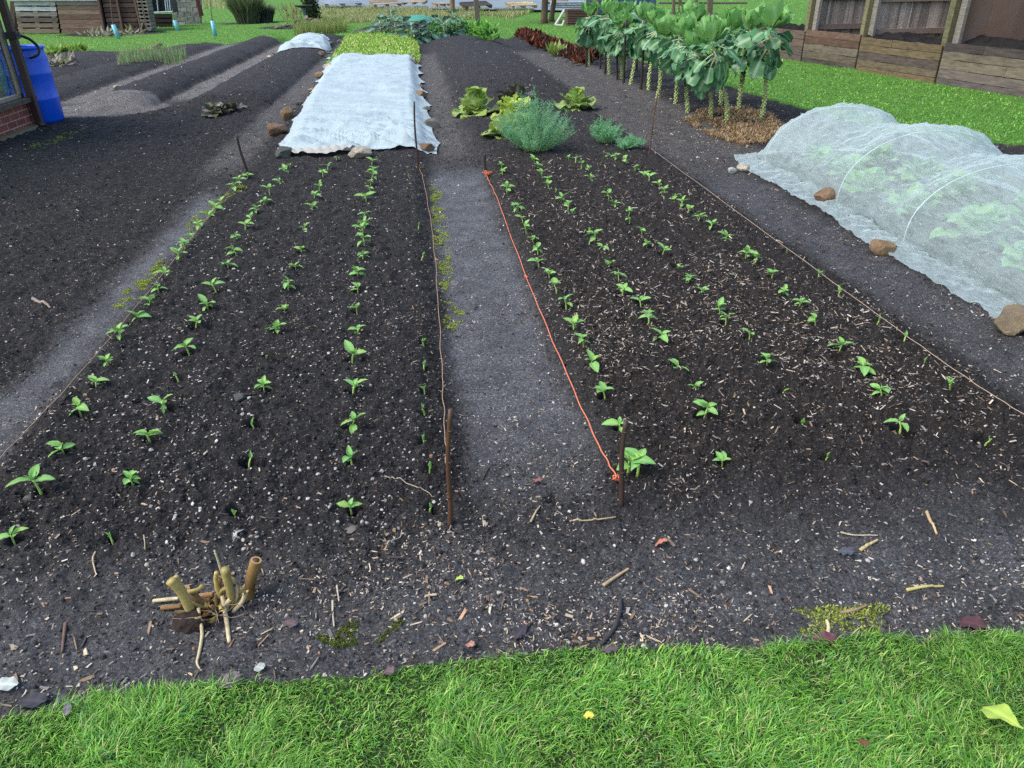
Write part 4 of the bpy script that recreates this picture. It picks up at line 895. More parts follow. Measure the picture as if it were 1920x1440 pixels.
    for k in range(5):
        t0, t1 = ts[k]+.06, ts[k+1]-.08; nx, ny = 60, 46; tt, kk = np.meshgrid(np.linspace(t0, t1, nx), np.linspace(.05, 1.58, ny)); u = (tt-t0)/(t1-t0)
        hz = zf*.93+(.03 if k != 1 else -.06)+.22*(fbm(tt*1.6, kk*1.6+k*7, 71, 3)-.35)*sst(.1, .5, kk)*(1-sst(.7, 1.5, kk))-.16*sst(.6, 1.5, kk)+.12*(fbm(tt*11, kk*11, 72, 3)-.5)
        if k == 1: hz -= .10*(1-u)
        W = a+d*tt[..., None]+n*kk[..., None]; W[..., 2] = hz; idx = np.arange(nx*ny).reshape(ny, nx); Q = np.stack([idx[:-1, :-1], idx[:-1, 1:], idx[1:, 1:], idx[1:, :-1]], -1).reshape(-1, 4)
        V = W.reshape(-1, 3); B = V.copy(); B[:, 2] = .02; per = np.concatenate([idx[0], idx[1:, -1], idx[-1, ::-1][1:], idx[::-1, 0][1:-1]]); N = len(V); Q2 = np.array([(per[i], per[(i+1) % len(per)], per[(i+1) % len(per)]+N, per[i]+N) for i in range(len(per))])
        me = np_mesh('compost_heap', np.concatenate([V, B]), np.concatenate([Q, Q2]), np.tile((.012, .0105, .010), (2*N, 1)), False)
        link('compost_heap', me, None, SOILM, label=('dark compost heap in the far dark bay behind the sprouts', 'low black compost in the left slatted bay', 'tall black compost heap in the middle slatted bay', 'black compost heap in the right bay before brown boards', 'black compost heap in the bay at the right frame edge')[k], cat='compost heap', group='compost heaps in the timber bays')
def boardm():
    t = NT('stained_ply'); o = t.obj(); n = t.noise(1.7, 5, o, .65, .6); n2 = t.noise(30, 4, o, .6)
    c = t.mix(t.ramp(n, [(.40, 0), (.62, 1)]), (.20, .18, .165), (.20, .105, .055)); c = t.mix(t.ramp(n2, [(.3, .5), (.7, 0)]), c, (.08, .06, .05)); c = t.mix(.5, c, t.attr().outputs['Color'])
    return t.fin(t.bsdf(c, .8, t.bump(n2, .3, .006), .25))
BOARDM = boardm()
bays()
# ------------------------------------------------------------------ greenhouse corner, barrel, hose
def brick_mat():
    t = NT('red_brick'); p = t.obj(); sx = t.n('ShaderNodeSeparateXYZ'); t.l(p, sx.inputs[0]); cx = t.n('ShaderNodeCombineXYZ'); t.l(t.math('ADD', sx.outputs[1], sx.outputs[0]), cx.inputs[0]); t.l(sx.outputs[2], cx.inputs[1])
    b = t.n('ShaderNodeTexBrick'); t.l(cx.outputs[0], b.inputs['Vector']); b.inputs['Scale'].default_value = 1.0; b.inputs['Brick Width'].default_value = .225; b.inputs['Row Height'].default_value = .075; b.inputs['Mortar Size'].default_value = .006; b.inputs['Mortar Smooth'].default_value = .2
    for i, c in ((1, (.30, .085, .06)), (2, (.20, .06, .05)), (3, (.42, .34, .27))): b.inputs[i].default_value = (*c, 1)
    n = t.noise(25, 5, p, .65); c = t.mix(1.0, b.outputs['Color'], t.ramp(n, [(.25, .65), (.75, 1.25)]), 'MULTIPLY')
    bm = t.n('ShaderNodeBump'); bm.inputs['Strength'].default_value = .6; bm.inputs['Distance'].default_value = .006; t.l(t.math('SUBTRACT', n, b.outputs['Fac']), bm.inputs['Height'])
    return t.fin(t.bsdf(c, .8, bm.outputs[0], .25))
def greenhouse():
    c = G(69, 238); X, Yc = c[0], c[1]; hb = PY(52, 190, Yc)[2]; e = empty('greenhouse', (X, Yc, 0), 0, label='greenhouse corner with red brick base, glazing and brown downpipe', cat='greenhouse')
    m = MB(); m.box((-.056, -2.6, hb/2-.02), (.11, 5.2, hb+.04)); m.box((-1.3, -.056, hb/2-.02), (2.37, .11, hb+.036)); m.build('brick_wall', brick_mat(), e)
    m = MB(); m.box((.02, -2.6, .012), (.12, 5.3, .06), None, (.20, .18, .10), .004); m.build('footing', SOILM if False else PLAIN, e)
    m = MB(); m.box((-.02, -2.6, hb+.028), (.19, 5.24, .05), None, (.10, .085, .065)); m.box((-1.35, -.0, hb+.027), (2.4, .17, .046), None, (.10, .085, .065)); m.build('sill', WOOD, e)
    fr = (.045, .026, .022)
    w = MB(); zt = 2.1
    for y in (-.05, -.95, -1.85, -2.75, -3.65, -4.55): w.box((-.055, y, (hb+.055+zt)/2), (.06, .07, zt-hb-.055), None, fr)
    w.box((-.055, -2.3, zt+.03), (.08, 4.6, .06), None, fr); w.box((-1.35, -.05, zt+.031), (2.5, .08, .058), None, fr); w.box((-.05, -2.3, hb+.075), (.05, 4.5, .04), None, (.33, .28, .21))
    for x in (-.9, -1.8): w.box((x, -.05, (hb+.055+zt)/2), (.06, .06, zt-hb-.055), None, fr)
    w.box((-.03, -.105, (hb+.1+zt)/2), (.03, .05, zt-hb-.1), None, (.30, .25, .18)); wo = w.build('window_frame', PLAIN, e)
    g = MB(); g.box((-.055, -2.3, (hb+.1+zt)/2), (.006, 4.42, zt-hb-.1)); g.box((-1.3, -.05, (hb+.06+zt)/2), (2.3, .006, zt-hb-.07)); 
    t = NT('pane_glass'); mx = t.n('ShaderNodeMixShader'); mx.inputs[0].default_value = .78; gl = t.n('ShaderNodeBsdfGlossy'); gl.inputs['Roughness'].default_value = .05; tp = t.n('ShaderNodeBsdfTransparent'); tp.inputs[0].default_value = (.80, .88, .86, 1); t.l(gl.outputs[0], mx.inputs[1]); t.l(tp.outputs[0], mx.inputs[2]); g.build('pane', t.fin(mx.outputs[0]), wo)
    q = PY(5, 145, Yc-.55); pts = []; dk = MB()      # pale splash mark on the glass
    for k in range(7): dk.box((-.046, -.50+k*.022-.07, .72+.05*math.sin(k*2.1)), (.002, .03, .10+.06*math.cos(k*1.7)), Rx(.3*math.sin(k*3)), (.7, .72, .72), .008)
    dk.build('sticker', PLAIN, wo)
    d = MB(); d.box((.07, -.06, 1.05), (.075, .075, 2.1), None, (.055, .026, .022)); d.box((.07, -.06, .33), (.085, .085, .05), None, (.05, .024, .02)); d.beam((.07, -.075, .055), (.13, -.11, .01), .07, .06, (.05, .024, .02)); dp = d.build('downpipe', PLAIN, e)
    b = MB(); zb = PY(14, 66, Yc)[2]; b.box((.075, -.06, zb), (.12, .11, .075), None, (.012, .012, .014)); b.build('diverter', PLAIN, dp)
    rf = MB(); rf.beam((-.9, -2.4, 2.42), (-.9, .1, 2.42), 2.0, .04, fr); rf.build('roof', PLAIN, e)
    # barrel
    yb = Yc+.40; bx = PY(30, 97, yb); br = empty('water_barrel', (bx[0]+.03, yb, gz(bx[0], yb)-.01), 0, label='bright blue plastic water barrel beside the brick greenhouse corner', cat='barrel')
    prof = [(0, 0), (.20, 0), (.265, .012), (.285, .05), (.288, .27), (.294, .285), (.294, .305), (.288, .32), (.288, .56), (.294, .575), (.294, .595), (.288, .61), (.288, .74), (.282, .80), (.272, .835), (.276, .855), (.28, .89), (.262, .89), (.255, .86), (.25, .80), (.25, .55), (0, .54)]
    def lathe(prof, n=40, col=(1, 1, 1)):
        V = [(r*math.cos(a), r*math.sin(a), z) for r, z in prof for a in np.arange(n)*2*PI/n]; Fc = [(i*n+j, i*n+(j+1) % n, (i+1)*n+(j+1) % n, (i+1)*n+j) for i in range(len(prof)-1) for j in range(n)]
        return MB().arr(V, Fc, col)
    globals()['lathe'] = lathe
    BLUE = M_flat('blue_plastic', (.004, .10, .70), .38, 9, .12, .05, .5); lathe(prof).build('body', BLUE, br, True)
    rg = MB(); a = np.linspace(0, 2*PI, 41); rg.tube(np.stack([np.cos(a)*.274, np.sin(a)*.274, np.full(41, .872)], 1), .018, 8); rg.build('rim', BLUE, br, True)
    hp = [np.array((X+.13, Yc-.06, zb+.005)), PY(36, 66, Yc+.05), PY(56, 74, Yc+.12), PY(71, 88, Yc+.16), PY(72, 100, Yc+.14), PY(64, 106, Yc+.10), PY(55, 108, Yc+.10)]
    h = MB(); h.tube(spline(hp, 40), .017, 10, (.012, .012, .014)); h.build('hose', PLAIN, None, True, label='black hose looping from the brown downpipe to the blue barrel', cat='hose')
greenhouse()
# ------------------------------------------------------------------ far left: pallet shed and neighbours
def px_board(m, Y, x0, x1, y0, y1, th, col, dy=0.0, jit=0.004):
    a = PY(x0, y0, Y+dy); b = PY(x1, y0, Y+dy); c = PY(x0, y1, Y+dy); d = PY(x1, y1, Y+dy); P = [c, d, b, a]; V = [q+np.array((0, -th/2, 0)) for q in P]+[q+np.array((0, th/2, 0)) for q in P]
    V = [v+RNG.uniform(-jit, jit, 3) for v in V]; m.arr(V, [(0, 1, 2, 3), (7, 6, 5, 4), (0, 4, 5, 1), (1, 5, 6, 2), (2, 6, 7, 3), (3, 7, 4, 0)], np.array(col)*U(.8, 1.2))
def shed():
    Y = G(150, 63)[1]; e = empty('pallet_shed', (0, 0, 0), 0, label='shed walled with old wooden pallets at the far left lawn edge', cat='shed')
    p = MB(); cs = [(.42, .42, .41), (.50, .50, .50), (.30, .26, .22), (.16, .12, .10), (.20, .15, .115), (.24, .17, .12)]
    for k in range(6):
        sk = k*1.7; px_board(p, Y, 27+sk, 104+sk*.9, 2.5+k*10.3, 10.2+k*10.3, .03, cs[k])
        for q in range(3): px_board(p, Y, 28+sk+q*33, 36+sk+q*33, 10+k*10.3, 13+k*10.3, .08, (.30, .24, .17), .05)
    p.build('wall_panel', WOODX, e)
    p = MB()
    for k in range(7): sk = k*1.6; px_board(p, Y, 106+sk, 183+sk, 1+k*8.9, 9.2+k*8.9, .03, [(.34, .30, .24), (.24, .17, .12), (.27, .19, .13), (.22, .145, .10), (.23, .15, .10), (.25, .165, .115), (.20, .13, .09)][k])
    p.build('wall_panel', WOODX, e)
    p = MB(); px_board(p, Y, 20, 186, -4, 2, .12, (.50, .52, .54), -.06); p.build('top_rail', WOODX, e)
    p = MB()
    for k in range(7): sk = k*1.8; px_board(p, Y, 192+sk, 250+sk, -3+k*9.1, 4.6+k*9.1, .03, np.array((.14, .09, .07))*U(.7, 1.3))
    d = p.build('door', WOODX, e)
    for (x0, x1) in ((183, 198), (217, 233), (250, 268)):
        p = MB(); a = PY(x0, -20, Y); b = PY(x1, 63, Y); p.beam(a-(0, .05, 0), b-(0, .05, 0), .20, .07, (.16, .105, .08), (1, 0, 0), .01); p.build('post', WOOD, e)
    p = MB(); px_board(p, Y, 28, 262, -30, 62, .02, (.018, .015, .013), .16); p.beam(PY(28, -30, Y+.3), PY(28, 62, Y+.3), .05, .3, (.1, .08, .06)); p.build('shade_backing', WOOD, e)  # near-black sheet painted as the shaded interior behind the board gaps
    p = MB(); A = PY(20, -32, Y+.8); B = PY(285, -34, Y+.8); p.beam(A, B, 2.2, .05, (.2, .19, .18)); p.build('roof', WOOD, e)
    # log pillar
    Yp = Y-.1; m = MB()
    for k in range(9):
        for q in range(2): a = PY(262+k*1.3+q*9, -4+k*7.0, Yp); r = .10; V, Fc = tube_arr([a+(0, -.15, 0), a+(0, .5, 0)], [r, r*.95], 9); m.arr(V, Fc, np.array((.21, .19, .15))*U(.7, 1.2))
    o = m.build('log_stack', WOOD, None, False, label='narrow column of stacked mossy logs beside the dark water tank', cat='log stack')
    # tank in a cage
    Yt = G(300, 52)[1]; e = empty('water_tank', (0, 0, 0), 0, label='black water tank in a white metal cage on a dark pallet', cat='water tank'); m = MB(); a = PY(273, -25, Yt); b = PY(322, 24, Yt)
    m.box(((a[0]+b[0])/2, Yt+.55, (a[2]+b[2])/2), (b[0]-a[0], 1.0, a[2]-b[2]), None, (.012, .016, .022)); m.build('tank', PLAIN, e)
    m = MB(); W = (.52, .62, .68)
    for x in (284, 297, 312, 316, 320): m.tube([PY(x-5, -24, Yt), PY(x, 24, Yt)], .022, 6, W)
    m.tube([PY(279, 24, Yt), PY(324, 22, Yt)], .035, 6, W); m.tube([PY(279, 2-25, Yt), PY(324, -25, Yt)], .03, 6, W); m.build('cage', PLAIN, e)
    m = MB()
    for k in range(3): px_board(m, Yt, 283, 323, 27+k*8.5, 33+k*8.5, .05, (.055, .045, .04))
    px_board(m, Yt, 284, 322, 26, 51, .03, (.012, .011, .011), .3)
    for x in (284, 302, 318): px_board(m, Yt, x, x+5, 27, 51, .10, (.05, .04, .035), .07)
    m.build('pallet', WOOD, e)
    # block wall
    Yb = G(350, 46)[1]; m = MB()
    for k in range(6):
        for q in range(5):
            x0 = 326+q*12-(k % 2)*5+k*.8; px_board(m, Yb, max(324+k, x0), min(377, x0+11.3), -5+k*9.1, 3.3+k*9.1, .30, np.array((.25, .245, .235))*U(.7, 1.2), 0, .012)
    m.build('block_wall', PLAIN, None, False, label='grey concrete block wall with moss beside the water tank', cat='wall')
    m = MB(); m.beam(PY(368, -12, Yb-.1), PY(378, 30, Yb-.1), .28, .12, (.12, .045, .035), (1, 0, 0)); m.build('wooden_post', WOOD, None, False, label='reddish brown post at the right end of the block wall', cat='post')
shed()
# saplings in tree guards
GUARD = M_flat('tree_guard', (.16, .48, .56), .4, 8, .1)
for b, t, st, l in (((223, 74), (212, 46), (205, -10), 'leaning turquoise tree guard in front of the pallet shed'), ((334, 59), (327, 38), (322, 10), 'turquoise tree guard in front of the block wall'), ((404, 69), (398, 39), (392, -12), 'turquoise tree guard with a thin sapling on the open lawn')):
    g = S(*b); q = PY(*t, g[1]); s = PY(*st, g[1]); e = empty('sapling', g, 0, label=l, cat='sapling', group='saplings in turquoise guards'); m = MB(); m.tube([(0, 0, -.03), q-g], .065, 10); m.build('tree_guard', GUARD, e, True)
    m = MB(); m.tube([(0, 0, 0), q-g, s-g], [.02, .016, .008], 6, (.10, .085, .06)); m.build('stem', WOOD, e, True)
# ------------------------------------------------------------------ shrubs and clumps
def leaf_quads(n, P, size, az, tilt, col, aspect=.6):
    d = np.stack([np.cos(az)*np.cos(tilt), np.sin(az)*np.cos(tilt), np.sin(tilt)], 1); s = np.stack([-np.sin(az), np.cos(az), 0*az], 1); up = np.cross(s, d)
    L = size[:, None]; W = L*aspect*.5; mid = P+d*L*.5; V = np.stack([P, mid-s*W+up*L*.08, P+d*L-up*L*.1, mid+s*W+up*L*.08], 1).reshape(-1, 3)
    return V, np.arange(n*4).reshape(n, 4), np.repeat(col, 4, 0)
CLUMPM = GRM
def crown(n, c, r, size, cols, shell=.55, flat=1.0):
    d = RNG.normal(size=(n, 3)); d /= np.linalg.norm(d, axis=1)[:, None]; k = RNG.uniform(shell, 1, n)**.5; lump = .75+.5*vn(d[:, 0]*2.2+d[:, 2]*1.7+c[0], d[:, 1]*2.2+c[1], 81)
    P = np.array(c)+d*np.array(r)*(k*lump)[:, None]
    return leaf_quads(n, P, size*U(.6, 1.3, n), np.arctan2(d[:, 1], d[:, 0])+RNG.normal(0, .8, n), np.arcsin(np.clip(d[:, 2], -1, 1))*.5+RNG.normal(0, .4, n), pick(cols, n))
def needle_bush(px, wpx, hpx, n, cols, label, wid, name='shrub', up=1.2):
    g = S(*px); k = F/np.linalg.norm(g-np.array((0, 0, CH))); R = wpx/k/2; Hh = hpx/k; r = R*.55*np.sqrt(RNG.uniform(0, 1, n)); a = RNG.uniform(0, 6.28, n)
    V, Q, C = blades(r*np.cos(a), r*np.sin(a), np.zeros(n), Hh*U(.55, 1.0, n), np.full(n, wid), .12+.75*r/(R*.55)*U(.4, 1, n), a+RNG.normal(0, .5, n), pick(cols, n), 3)
    o = link(name, np_mesh(name, V, Q, C), None, GRM, label=label, cat='shrub'); o.location = g; return o
needle_bush((466, 44), 62, 52, 2600, [(.10, .16, .07), (.17, .24, .11), (.24, .30, .16), (.10, .09, .06)], 'round upright lavender like bush on the far lawn', .035)
needle_bush((496, 42), 48, 30, 1300, [(.07, .10, .075), (.13, .16, .12), (.09, .07, .05)], 'grey green low shrub right of the upright bush', .03)
BARK = M_attr('bark', .9, 14, .5, .8, .02, .2, (1, 1, .3))
def ivy_tree():
    g = S(592, 44); k = F/np.linalg.norm(g-np.array((0, 0, CH))); e = empty('ivy_tree', g, 0, label='tree trunk smothered in dark ivy behind the bird bath', cat='tree'); h = 90/k
    m = MB(); m.tube([(0, 0, -.1), (-4/k, 0, h*.3), (-7/k, 0, h)], [9/k, 7/k, 6/k], 9, (.10, .085, .065)); m.build('trunk', BARK, e, True)
    Vs = [crown(420, (-3/k-.02*q, 0, h*(.05+.1*q)), (12.5/k, 12/k, 8/k), 4.2/k, [(.015, .04, .012), (.03, .075, .02), (.05, .10, .03), (.09, .12, .05)]) for q in range(6)]
    Vs += [crown(300, (-26/k, 0, 47/k), (15/k, 14/k, 9/k), 3.6/k, [(.04, .075, .015), (.09, .14, .03), (.16, .17, .05)]), crown(300, (-12/k, 0, 54/k), (16/k, 14/k, 9/k), 3.6/k, [(.03, .06, .012), (.09, .14, .03)])]
    off = 0; V = []; Q = []; C = []
    for v, q, c in Vs: V.append(v); Q.append(q+off); C.append(c); off += len(v)
    link('ivy', np_mesh('ivy', np.concatenate(V), np.concatenate(Q), np.concatenate(C), False), e, GRM)
ivy_tree()
def bird_bath():
    g = S(574, 49); k = F/np.linalg.norm(g-np.array((0, 0, CH))); e = empty('bird_bath', g, 0, label='dark stone bird bath on a slim pedestal amid rocks', cat='bird bath'); z = 26/k
    lathe([(0, z), (4/k, z+.5/k), (13/k, z+2.5/k), (15/k, z+4.5/k), (14/k, z+4.8/k), (11/k, z+3.2/k), (0, z+2.6/k)], 24, (.045, .055, .055)).build('bowl', PLAIN, e, True)
    lathe([(0, -.05), (5/k, -.05), (4/k, 2/k), (2.3/k, 5/k), (2.1/k, 18/k), (3.4/k, z)], 16, (.10, .17, .17)).build('pedestal', PLAIN, e, True)
bird_bath()
HL = 'rough rock in the heap round the bird bath'
for q in range(34):
    u = U(0, 1); px = 518+100*u; hh = math.exp(-((px-578)/34)**2); py = 56-7*U(0, 1)-hh*2
    stone((px, py), U(7, 12), U(5, 9), [(.20, .15, .12), (.15, .14, .13), (.27, .22, .17), (.10, .085, .075)][q % 4], HL, 'rocks heaped round the bird bath', lift=hh*U(0, .30)*(q % 3 > 0), cat='rock')
def clump_patch(name, label, poly, n, L, W, cols, lean=(.2, 1.0), kind='stuff', zoff=0.0, seed=0, seg=2, cluster=3.0, thr=.0, cat=None, mat=None):
    P = np.array([S(*p)[:2] for p in poly]); lo, hi = P.min(0), P.max(0); x = RNG.uniform(lo[0], hi[0], n*3); y = RNG.uniform(lo[1], hi[1], n*3)
    k = in_poly(x+.06*(vn(x*6, y*6, 3)-.5), y, P); cl = fbm(x*cluster, y*cluster, 300+seed, 3); k &= cl > thr; x, y, cl = x[k][:n], y[k][:n], cl[k][:n]; m = len(x)
    LL = U(L[0], L[1], m)*(.6+.8*cl); V, Q, C = blades(x, y, ground_z(x, y)-.005+zoff*U(0, 1, m), LL, U(W[0], W[1], m), U(lean[0], lean[1], m), U(0, 6.28, m), pick(cols, m), seg)
    return link(name, np_mesh(name, V, Q, C), None, mat or GRM, kind=kind, label=label, cat=cat)
TG = [(.46, .40, .20), (.36, .36, .15), (.22, .32, .08), (.14, .26, .06), (.56, .48, .28)]
clump_patch('rough_grass', 'strip of tall dry tan grass across the far lawn', [(598, 46), (600, 13), (1005, 22), (960, 36), (900, 30), (860, 44), (700, 46)], 26000, (.10, .26), (.02, .04), TG, (.4, 1.3), seed=1, cluster=.5, thr=.40)
clump_patch('rough_grass', 'tan rough grass strip behind the upright bush', [(370, 18), (372, -8), (520, -8), (440, 17)], 5000, (.3, .6), (.03, .06), TG, (.2, .9), seed=2, cluster=.6)
clump_patch('rough_grass', 'long grass tufts at the foot of the rockery', [(552, 70), (560, 56), (600, 58), (648, 48), (650, 62), (610, 66)], 2600, (.22, .5), (.012, .025), [(.20, .28, .06), (.33, .34, .12), (.12, .22, .04)], (.4, 1.2), seed=3, cluster=1, thr=.35)
GCV = [(.24, .48, .05), (.36, .58, .08), (.48, .62, .13), (.13, .34, .04), (.58, .60, .24)]
clump_patch('salad_ground_cover', 'dense yellow green salad leaves carpeting the bed behind the fleece', [(608, 132), (640, 92), (648, 72), (774, 66), (784, 90), (788, 120), (770, 112), (630, 114)], 26000, (.05, .11), (.03, .06), GCV, (.6, 1.8), zoff=.07, seed=4, cluster=2)
MOSS = [(.30, .42, .04), (.40, .48, .07), (.16, .22, .03), (.46, .50, .11)]
for poly, n, l in (([(806, 345), (822, 350), (838, 420), (850, 520), (846, 545), (822, 530), (812, 430)], 2300, 'yellow green moss along the far part of the middle path'), ([(826, 560), (850, 570), (876, 612), (850, 628), (830, 610)], 500, 'yellow green moss patch on the middle path edge'),
                   ([(455, 345), (463, 352), (400, 405), (350, 440), (345, 425), (385, 385)], 1500, 'yellow green moss along the left path near the leaning cane'), ([(300, 485), (318, 492), (270, 545), (235, 580), (205, 575), (250, 525)], 1300, 'yellow green moss along the left path beside the twine'),
                   ([(42, 283), (60, 272), (120, 252), (165, 238), (150, 250), (80, 280)], 900, 'thin moss line on the soil before the blue barrel'),
                   ([(590, 1195), (700, 1150), (760, 1170), (720, 1205), (640, 1215)], 420, 'dark green moss specks near the front turf edge'), ([(1480, 1140), (1660, 1140), (1640, 1190), (1500, 1190)], 420, 'moss specks by the turf at front right')):
    clump_patch('moss', l, poly, n*4, (.006, .014), (.004, .009), MOSS if 'dark' not in l else [(.08, .12, .015), (.13, .17, .02)], (.5, 1.8), seed=len(l), cluster=22, thr=.50)
clump_patch('straw_mulch', 'patch of pale straw mulch under the nearest sprout stalks', [(1285, 222), (1330, 208), (1400, 206), (1440, 214), (1470, 238), (1460, 262), (1400, 280), (1340, 262), (1300, 240)], 5200, (.03, .08), (.008, .018), [(.42, .29, .14), (.34, .22, .10), (.52, .42, .28), (.24, .15, .07)], (1.2, 2.4), zoff=.03, seed=6, cluster=5, thr=.34)
def clump_mesh(name, n, r, h, L, asp, cols, tilt=(.4, 1.4), mat=None):
    a = RNG.uniform(0, 6.28, n); rr = r*np.sqrt(RNG.uniform(0, 1, n)); P = np.stack([rr*np.cos(a), rr*np.sin(a), h*U(.0, 1, n)*(1-.5*(rr/r)**2)], 1)
    V, Q, C = leaf_quads(n, P, L*U(.6, 1.25, n), a+RNG.normal(0, .6, n), U(tilt[0], tilt[1], n), pick(cols, n), asp); me = np_mesh(name, V, Q, C, False); me.materials.append(mat or GRM); return me
def copies(name, meshes, pts, label, cat, group, s=(.85, 1.15)):
    for i, p in enumerate(pts):
        o = link(name, meshes[i % len(meshes)], None, None, label=label if isinstance(label, str) else label[i], cat=cat, group=group); o.location = S(*p); o.rotation_euler[2] = U(0, 6); q = U(*s); o.scale = (q, q, q)
CHM = [clump_mesh('chard', 46, .13, .10, .25, .55, [(.10, .022, .02), (.22, .04, .028), (.055, .022, .018), (.05, .07, .025), (.34, .10, .04), (.08, .05, .03)], (.3, 1.4)) for _ in range(4)]
cp = []
for q in range(12):
    u = q/11; x = 974+(1098-974)*u; y = 70+(113-70)*u
    cp += [(x, y), (x+14+U(-3, 3), y-2), (x-4, y+4+4*u) if u > .25 else (x+7, y-5)]
copies('chard_plant', CHM, cp, 'red leaved chard plant in the crowded bed left of the dark stakes', 'chard', 'red chard plants left of the sprouts', (.62, .9))
copies('chard_plant', [clump_mesh('chard', 30, .09, .08, .26, .5, [(.25, .40, .06), (.36, .46, .12)], (.5, 1.3))], [(1043, 106)], 'single yellow green chard plant among the red ones', 'chard', None)
PRM = [clump_mesh('celery', 110, .26, .42, .15, .7, [(.09, .32, .04), (.18, .46, .06), (.30, .54, .09), (.04, .16, .03)], (.0, 1.2)) for _ in range(3)]
copies('parsley_plant', PRM, [(812, 72), (828, 66), (842, 72), (856, 64), (866, 70), (880, 66), (894, 72), (908, 72), (916, 76), (848, 60)], 'bright green leafy herb at the far end of the soil mound', 'herb', 'leafy herbs behind the far soil mound')
def onion_mesh():
    n = 9; V, Q, C = blades(RNG.normal(0, .035, n), RNG.normal(0, .03, n), np.zeros(n), U(.20, .36, n), np.full(n, .013), U(.1, .5, n), U(0, 6, n), pick([(.17, .32, .09), (.28, .40, .16), (.36, .42, .20)], n), 2); me = np_mesh('onion', V, Q, C); me.materials.append(GRM); return me
ON = [onion_mesh() for _ in range(5)]; op = []
for r_ in range(3):
    for q in range(15): u = q/14; op.append((222+r_*7+U(-2, 2)+112*u, 122-r_*4.5-15*u+U(-1, 1)))
copies('onion_shoot', ON, op, 'thin green onion shoot in the short rows on the left ridge', 'onion', 'young onion shoots on the left ridge')
HS = [clump_mesh('withered', 26, .20, .06, .22, .4, [(.34, .33, .24), (.20, .22, .11), (.45, .44, .36), (.14, .12, .08)], (-.2, .9)) for _ in range(3)]
copies('withered_plant', HS, [(88, 122), (100, 116), (112, 122), (122, 114)], 'withered pale leafed plant behind the blue barrel', 'plant', 'withered plants behind the barrel')
WD = [clump_mesh('weed', 50, .22, .10, .16, .6, [(.20, .36, .05), (.32, .44, .09), (.12, .26, .04)], (.2, 1.1)) for _ in range(3)]
copies('weed_clump', WD, [(84, 106), (98, 104), (112, 103), (124, 101), (138, 100), (150, 99)], 'yellow green weed clump at the lawn edge behind the barrel', 'weed', 'weeds at the lawn edge behind the barrel')
copies('withered_plant', HS, [(170, 68), (182, 70), (196, 66), (206, 70), (240, 66), (254, 62)], 'dry grey leafed plant in the small bed before the pallet shed', 'plant', 'dry plants before the pallet shed', (1.2, 1.7))
copies('weed_clump', [clump_mesh('dry_stalks', 60, .35, .5, .35, .12, [(.38, .31, .17), (.26, .22, .11)], (.7, 1.5))], [(168, 60), (252, 60), (545, 44), (562, 44)], ['dry stalk tuft before the pallet wall', 'dry stalk tuft at the right shed post', 'dry stalk tuft left of the rockery', 'dry stalk tuft beside the bird bath'], 'weed', None)
BRM = M_leaf('broccoli_leaf', (.025, .10, .065), (.075, .20, .14), (.32, .46, .30), .45, .15, 8, .45, (.06, .14, .07))
BRL = [leaf_mesh('leaf', BRM, L=U(.36, .5), W=U(.30, .40), nu=7, nv=2, shape='round', fold=.2, bend=U(.4, 1.2), wave=.03, pet=.15, petr=.014, seed=320+k) for k in range(5)]
BP = [(714, 58), (728, 62), (742, 57), (757, 60), (772, 58), (788, 61), (803, 58), (818, 60), (833, 57), (848, 59), (862, 56), (736, 50), (850, 49)]
for i, p in enumerate(BP):
    l = {0: 'leftmost broad leaved broccoli plant on the far dark mound', 10: 'rightmost broad leaved broccoli plant on the far dark mound'}.get(i, 'broad blue green leaved broccoli plant on the far dark mound')
    e = rosette('broccoli_plant', l, 'vegetable plant', 'broccoli plants on the far mound', S(*p), BRL, 11, U(.7, .95), -.1, 1.2, h=.28); m = MB(); m.tube([(0, 0, -.05), (0, 0, .4)], .025, 6, (.30, .33, .18)); m.build('stem', STALK, e, True)
def hump():
    g = S(785, 50); k = F/np.linalg.norm(g-np.array((0, 0, CH))); nu, nv_ = 40, 30; u, v = np.meshgrid(np.linspace(-1, 1, nu), np.linspace(-1, 1, nv_)); z = np.maximum(0, 1-u**2*.9-v**2)**.5*17/k+.05*(fbm(u*3, v*3, 5)-.5)
    idx = np.arange(nu*nv_).reshape(nv_, nu); Q = np.stack([idx[:-1, :-1], idx[:-1, 1:], idx[1:, 1:], idx[1:, :-1]], -1).reshape(-1, 4); me = np_mesh('net_hump', np.stack([u*30/k, v*.9, z], -1).reshape(-1, 3), Q)
    o = link('crop_net', me, None, M_flat('green_net', (.05, .25, .18), .6, 12, .2, .3), label='turquoise green netting hump among the broccoli plants', cat='net'); o.location = g
hump()
